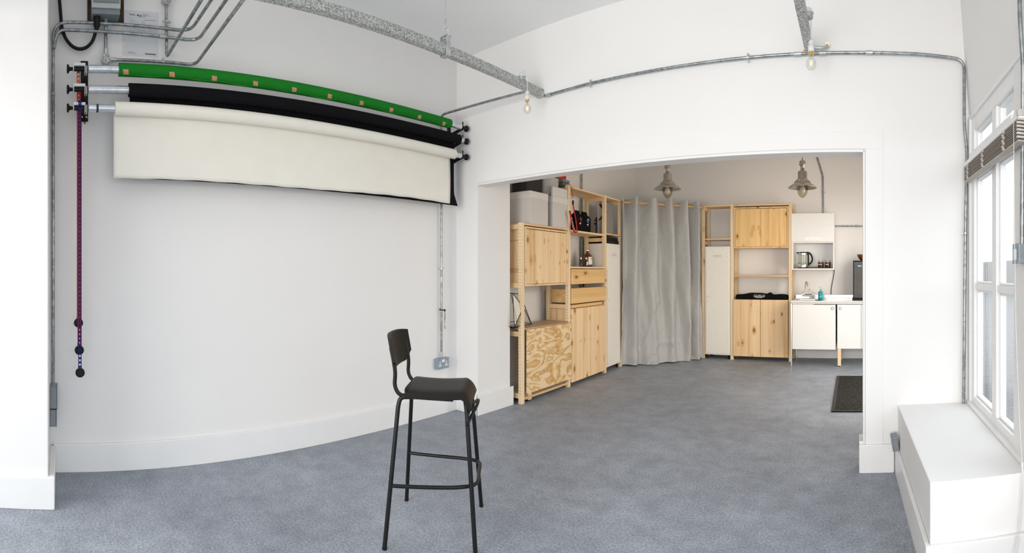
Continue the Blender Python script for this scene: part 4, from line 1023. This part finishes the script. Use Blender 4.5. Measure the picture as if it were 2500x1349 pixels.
t = thing('sink_unit', 'white two-door kitchen sink unit with a steel top', 'sink unit', WF, (-.2, 6.93, 0))
SX0, SX1, SY0, SY1 = -.858, .46, 6.62, 7.25
tp = MB().box(SX0-.006, -.83, SY0-.006, SY1, .880, .894).box(-.83, -.56, SY0-.006, SY0+.09, .880, .894).box(-.83, -.56, SY1-.10, SY1, .880, .894).box(-.56, SX1, SY0-.006, SY1, .880, .894).box(SX0-.006, SX1, SY1-.014, SY1+.002, .894, .946)
tp.build('steel_top', M['steel'], t, .003)
MB().box(SX0, SX1, SY0, SY0+.02, .848, .880).build('apron', plain('grey_white_apron', (.62, .61, .60), .4), t, .002)
MB().box(-.83, -.56, SY0+.09, SY1-.10, .74, .745).box(-.835, -.83, SY0+.085, SY1-.095, .74, .880).box(-.56, -.555, SY0+.085, SY1-.095, .74, .880).box(-.83, -.56, SY0+.085, SY0+.09, .74, .880).box(-.83, -.56, SY1-.10, SY1-.095, .74, .880).build('basin', M['steel'], t)
MB().box(SX0+.016, -.245, SY0+.022, SY1-.02, .232, .73).box(-.222, SX1, SY0+.022, SY1-.02, .244, .84).build('carcass', M['whitec'], t, .002)
da_ = MB().box(-.836, -.246, SY0-.002, SY0+.018, .232, .840).build('door', M['whitec'], t, .003)
db_ = MB().box(-.222, .10, SY0-.002, SY0+.018, .244, .842).build('door', M['whitec'], t, .003)
MB().box(.106, .43, SY0-.002, SY0+.018, .244, .842).build('door', M['whitec'], t, .003)
def knob(x, z, par):
    mb = MB()
    for k in range(6):
        a = k*PI/3; mb.ball((x+.015*math.cos(a), SY0-.010, z+.015*math.sin(a)), .0085, 8, 0, (1, .6, 1))
    mb.tube([(x, SY0-.002, z), (x, SY0-.014, z)], .007, 10); mb.build('knob', M['steel'], par)
knob(-.282, .793, da_); knob(-.176, .793, db_)
for x, y, m, w in ((SX0+.008, SY0+.010, 'steel', .009), (SX0+.008, SY1-.03, 'steel', .009), (SX1-.01, SY0+.01, 'steel', .009)):
    MB().box(x-w, x+w, y-w, y+w, 0, .88).build('leg', M[m], t, .002)
MB().box(-.218, -.172, SY0+.002, SY0+.046, .012, .243).box(-.206, -.184, SY0+.012, SY0+.036, 0, .012, 1).build('leg', [M['post'], M['black']], t, .002)
MB().box(-.200, -.165, SY1-.08, SY1-.04, 0, .243).build('leg', M['post'], t, .002)

t = thing('kitchen_tap', 'white instant-heating tap with a chrome swan neck behind the sink', 'tap', WF, (-.66, 7.05, .895))
MB().tube([(-.735, 7.08, .962), (-.590, 7.08, .955)], .031, 18).tube([(-.622, 7.08, .955), (-.622, 7.08, .897)], [.02, .018], 16).tube([(-.700, 7.08, .985), (-.700, 7.08, 1.008)], .016, 14).tube([(-.640, 7.08, .980), (-.640, 7.08, 1.018)], .018, 14).build('tap_body', M['whitep'], t)
for q in (-.747, -.590): MB().tube([(q, 7.08, .960), (q+.012, 7.08, .960)], .0315, 18).build('chrome_trim', M['chrome'], t)
MB().ball((-.575, 7.06, .92), .014).build('chrome_valve', M['chrome'], t)
MB().box(-.705, -.60, 7.046, 7.050, .955, .965).build('dark_window', M['black'], t, .001)
MB().tube(bez([(-.700, 7.08, 1.005), (-.702, 7.08, 1.08), (-.700, 7.07, 1.19), (-.672, 7.02, 1.16), (-.662, 6.99, 1.085)], 16), .0085, 12).build('swan_neck', M['chrome'], t)
MB().ball((-.640, 7.08, 1.028), .016, 14, 0, (1, 1, .7)).build('tap_knob', M['chrome'], t)
tag(MB().box(-.74, -.53, 6.70, 6.74, .8945, .910).box(-.53, -.45, 6.712, 6.728, .8945, .905, 1).build('washing_brush', [M['whitep'], M['dkbrown']], None, .003, WF, (-.6, 6.72, .8945)), 'pale brush with a brown handle lying on the sink edge', 'brush')

t = thing('soap_bottle', 'teal pump bottle of hand soap on the steel worktop', 'soap bottle', WF, (-.462, 6.84, .895))
sx, sy, sz = -.462, 6.84, .895
rings = []
for z, w in ((0, .034), (.006, .038), (.05, .0375), (.085, .034), (.112, .036), (.118, .030), (.120, .012)):
    rings.append([(sx + w*math.copysign(abs(math.cos(q))**.6, math.cos(q)), sy + w*.6*math.copysign(abs(math.sin(q))**.6, math.sin(q)), sz+z) for q in [k*2*PI/20 for k in range(20)]])
sb_ = MB().loft(rings).build('bottle_body', M['soap'], t)
MB().ball((sx-.008, sy-.024, sz+.078), .021, 14, 0, (1, .12, 1)).build('blue_label', M['bluel'], sb_)
MB().box(sx-.020, sx+.006, sy-.0285, sy-.027, sz+.076, sz+.081).build('label_line', M['white'], sb_)
MB().lathe([(.012, sz+.119), (.014, sz+.125), (.013, sz+.140), (.008, sz+.152)], (sx, sy, 0), 14, cap=True).build('pump_collar', M['green2'], t)
MB().tube([(sx, sy, sz+.150), (sx, sy, sz+.172)], .0035, 8).tube([(sx+.008, sy, sz+.176), (sx-.022, sy-.005, sz+.176)], .005, 8).build('pump_head', M['kglass'], t)

t = thing('coffee_machine', 'tall charcoal drinks machine with a blue oval badge half hidden by the opening edge', 'machine', WF, (.12, 6.95, .895))
hs_ = MB().box(-.006, .26, 6.90, 7.20, .915, 1.432).build('housing', M['machine'], t, .006)
MB().box(-.008, .262, 6.895, 7.205, 1.432, 1.446).box(-.008, .008, 6.893, 6.90, .915, 1.432).build('dark_edging', M['black'], t, .003)
MB().box(-.018, .27, 6.85, 7.21, .895, .915).build('base', M['black'], t, .004)
MB().ball((.083, 6.900, 1.370), .036, 20, 0, (1, .05, .36)).build('badge', M['skyblue'], hs_)
MB().box(.058, .108, 6.8965, 6.898, 1.365, 1.372).build('badge_line', M['white'], hs_)
tag(MB().lathe([(.001, 1.447), (.030, 1.447), (.055, 1.468), (.080, 1.505), (.088, 1.535), (.084, 1.535), (.072, 1.503), (.048, 1.470), (.001, 1.458)], (.135, 7.0, 0), 28).build('wooden_bowl', M['amber'], None, 0, WF, (.135, 7.0, 1.447)), 'reddish brown bowl standing on the tall charcoal machine', 'bowl')

tag(MB().box(-.205, .58, 4.49, 6.0, .0, .010).box(-.205, -.175, 4.49, 6.0, .010, .012, 1).box(-.175, .58, 4.49, 4.52, .010, .012, 1).box(-.175, .58, 5.97, 6.0, .010, .012, 1).build('door_mat', [M['mat'], M['black']], None, .002, WF, (.19, 5.25, 0)), 'dark speckled doormat on the floor beyond the opening', 'doormat')

# far room conduits
conduit('metal_conduit', 'galvanised conduit coming down the far wall to the top of the white wall cupboard', [(-.60, 7.25, 3.18), (-.457, 7.25, 2.715), (-.450, 7.25, 2.10)], r=.011, fillet=.03, saddles=[((-.450, 7.25, 2.47), Z_, X_)])
conduit('metal_conduit', 'level galvanised conduit on the far wall right of the wall cupboard', [(-.276, 7.252, 1.965), (.78, 7.252, 1.964)], r=.011, saddles=[((.05, 7.252, 1.964), X_, Z_)])
conduit('metal_conduit', 'upright galvanised conduit on the far room wall behind the left shelving', [(-3.395, 5.45, CE), (-3.395, 5.45, 1.0)], r=.012)

# pendant lamps of the far room
def pendant_lamp(label, x, y, zr):
    """zr = height of the shade rim"""
    t = thing('pendant_lamp', label, 'pendant lamp', WF, (x, y, zr - .10), 'nickel pendant lamps in the far room')
    MB().tube([(x, y, zr+.285), (x, y, CE)], .0028, 8).build('flex_cord', M['black'], t)
    MB().lathe([(.001, zr+.288), (.006, zr+.286), (.008, zr+.268), (.028, zr+.262), (.030, zr+.256), (.030, zr+.228), (.034, zr+.226), (.034, zr+.220), (.020, zr+.216), (.018, zr+.172), (.030, zr+.168), (.043, zr+.158), (.045, zr+.150), (.045, zr+.095), (.050, zr+.090), (.050, zr+.086)], (x, y, 0), 32).build('neck', M['nickel'], t)
    MB().lathe([(.050, zr+.086), (.060, zr+.076), (.076, zr+.062), (.082, zr+.050), (.082, zr+.042), (.100, zr+.034), (.140, zr+.004), (.142, zr), (.138, zr+.001), (.098, zr+.028), (.075, zr+.036)], (x, y, 0), 40).build('shade', M['nickel'], t)
    MB().tube([(x-.02, y-.060, zr+.062), (x-.02, y-.082, zr+.062)], .006, 8).build('thumb_screw', M['brass'], t)
    MB().lathe([(.050, zr+.055), (.052, zr+.0), (.052, zr-.02), (.046, zr-.050), (.030, zr-.078), (.012, zr-.094), (.0006, zr-.098)], (x, y, 0), 28).build('glass_shade', M['smoke'], t)
    MB().lathe([(.012, zr+.040), (.014, zr+.015), (.026, zr-.005), (.029, zr-.024), (.024, zr-.042), (.010, zr-.052), (.0006, zr-.053)], (x, y, 0), 20).build('frosted_bulb', plain('frosted_bulb_glass', (.80, .79, .76), .25), t)
    return t
pendant_lamp('nickel pendant lamp hanging in front of the grey curtain', -1.893, 4.72, 2.152)
pendant_lamp('nickel pendant lamp hanging above the kitchenette', -.497, 4.72, 2.108)
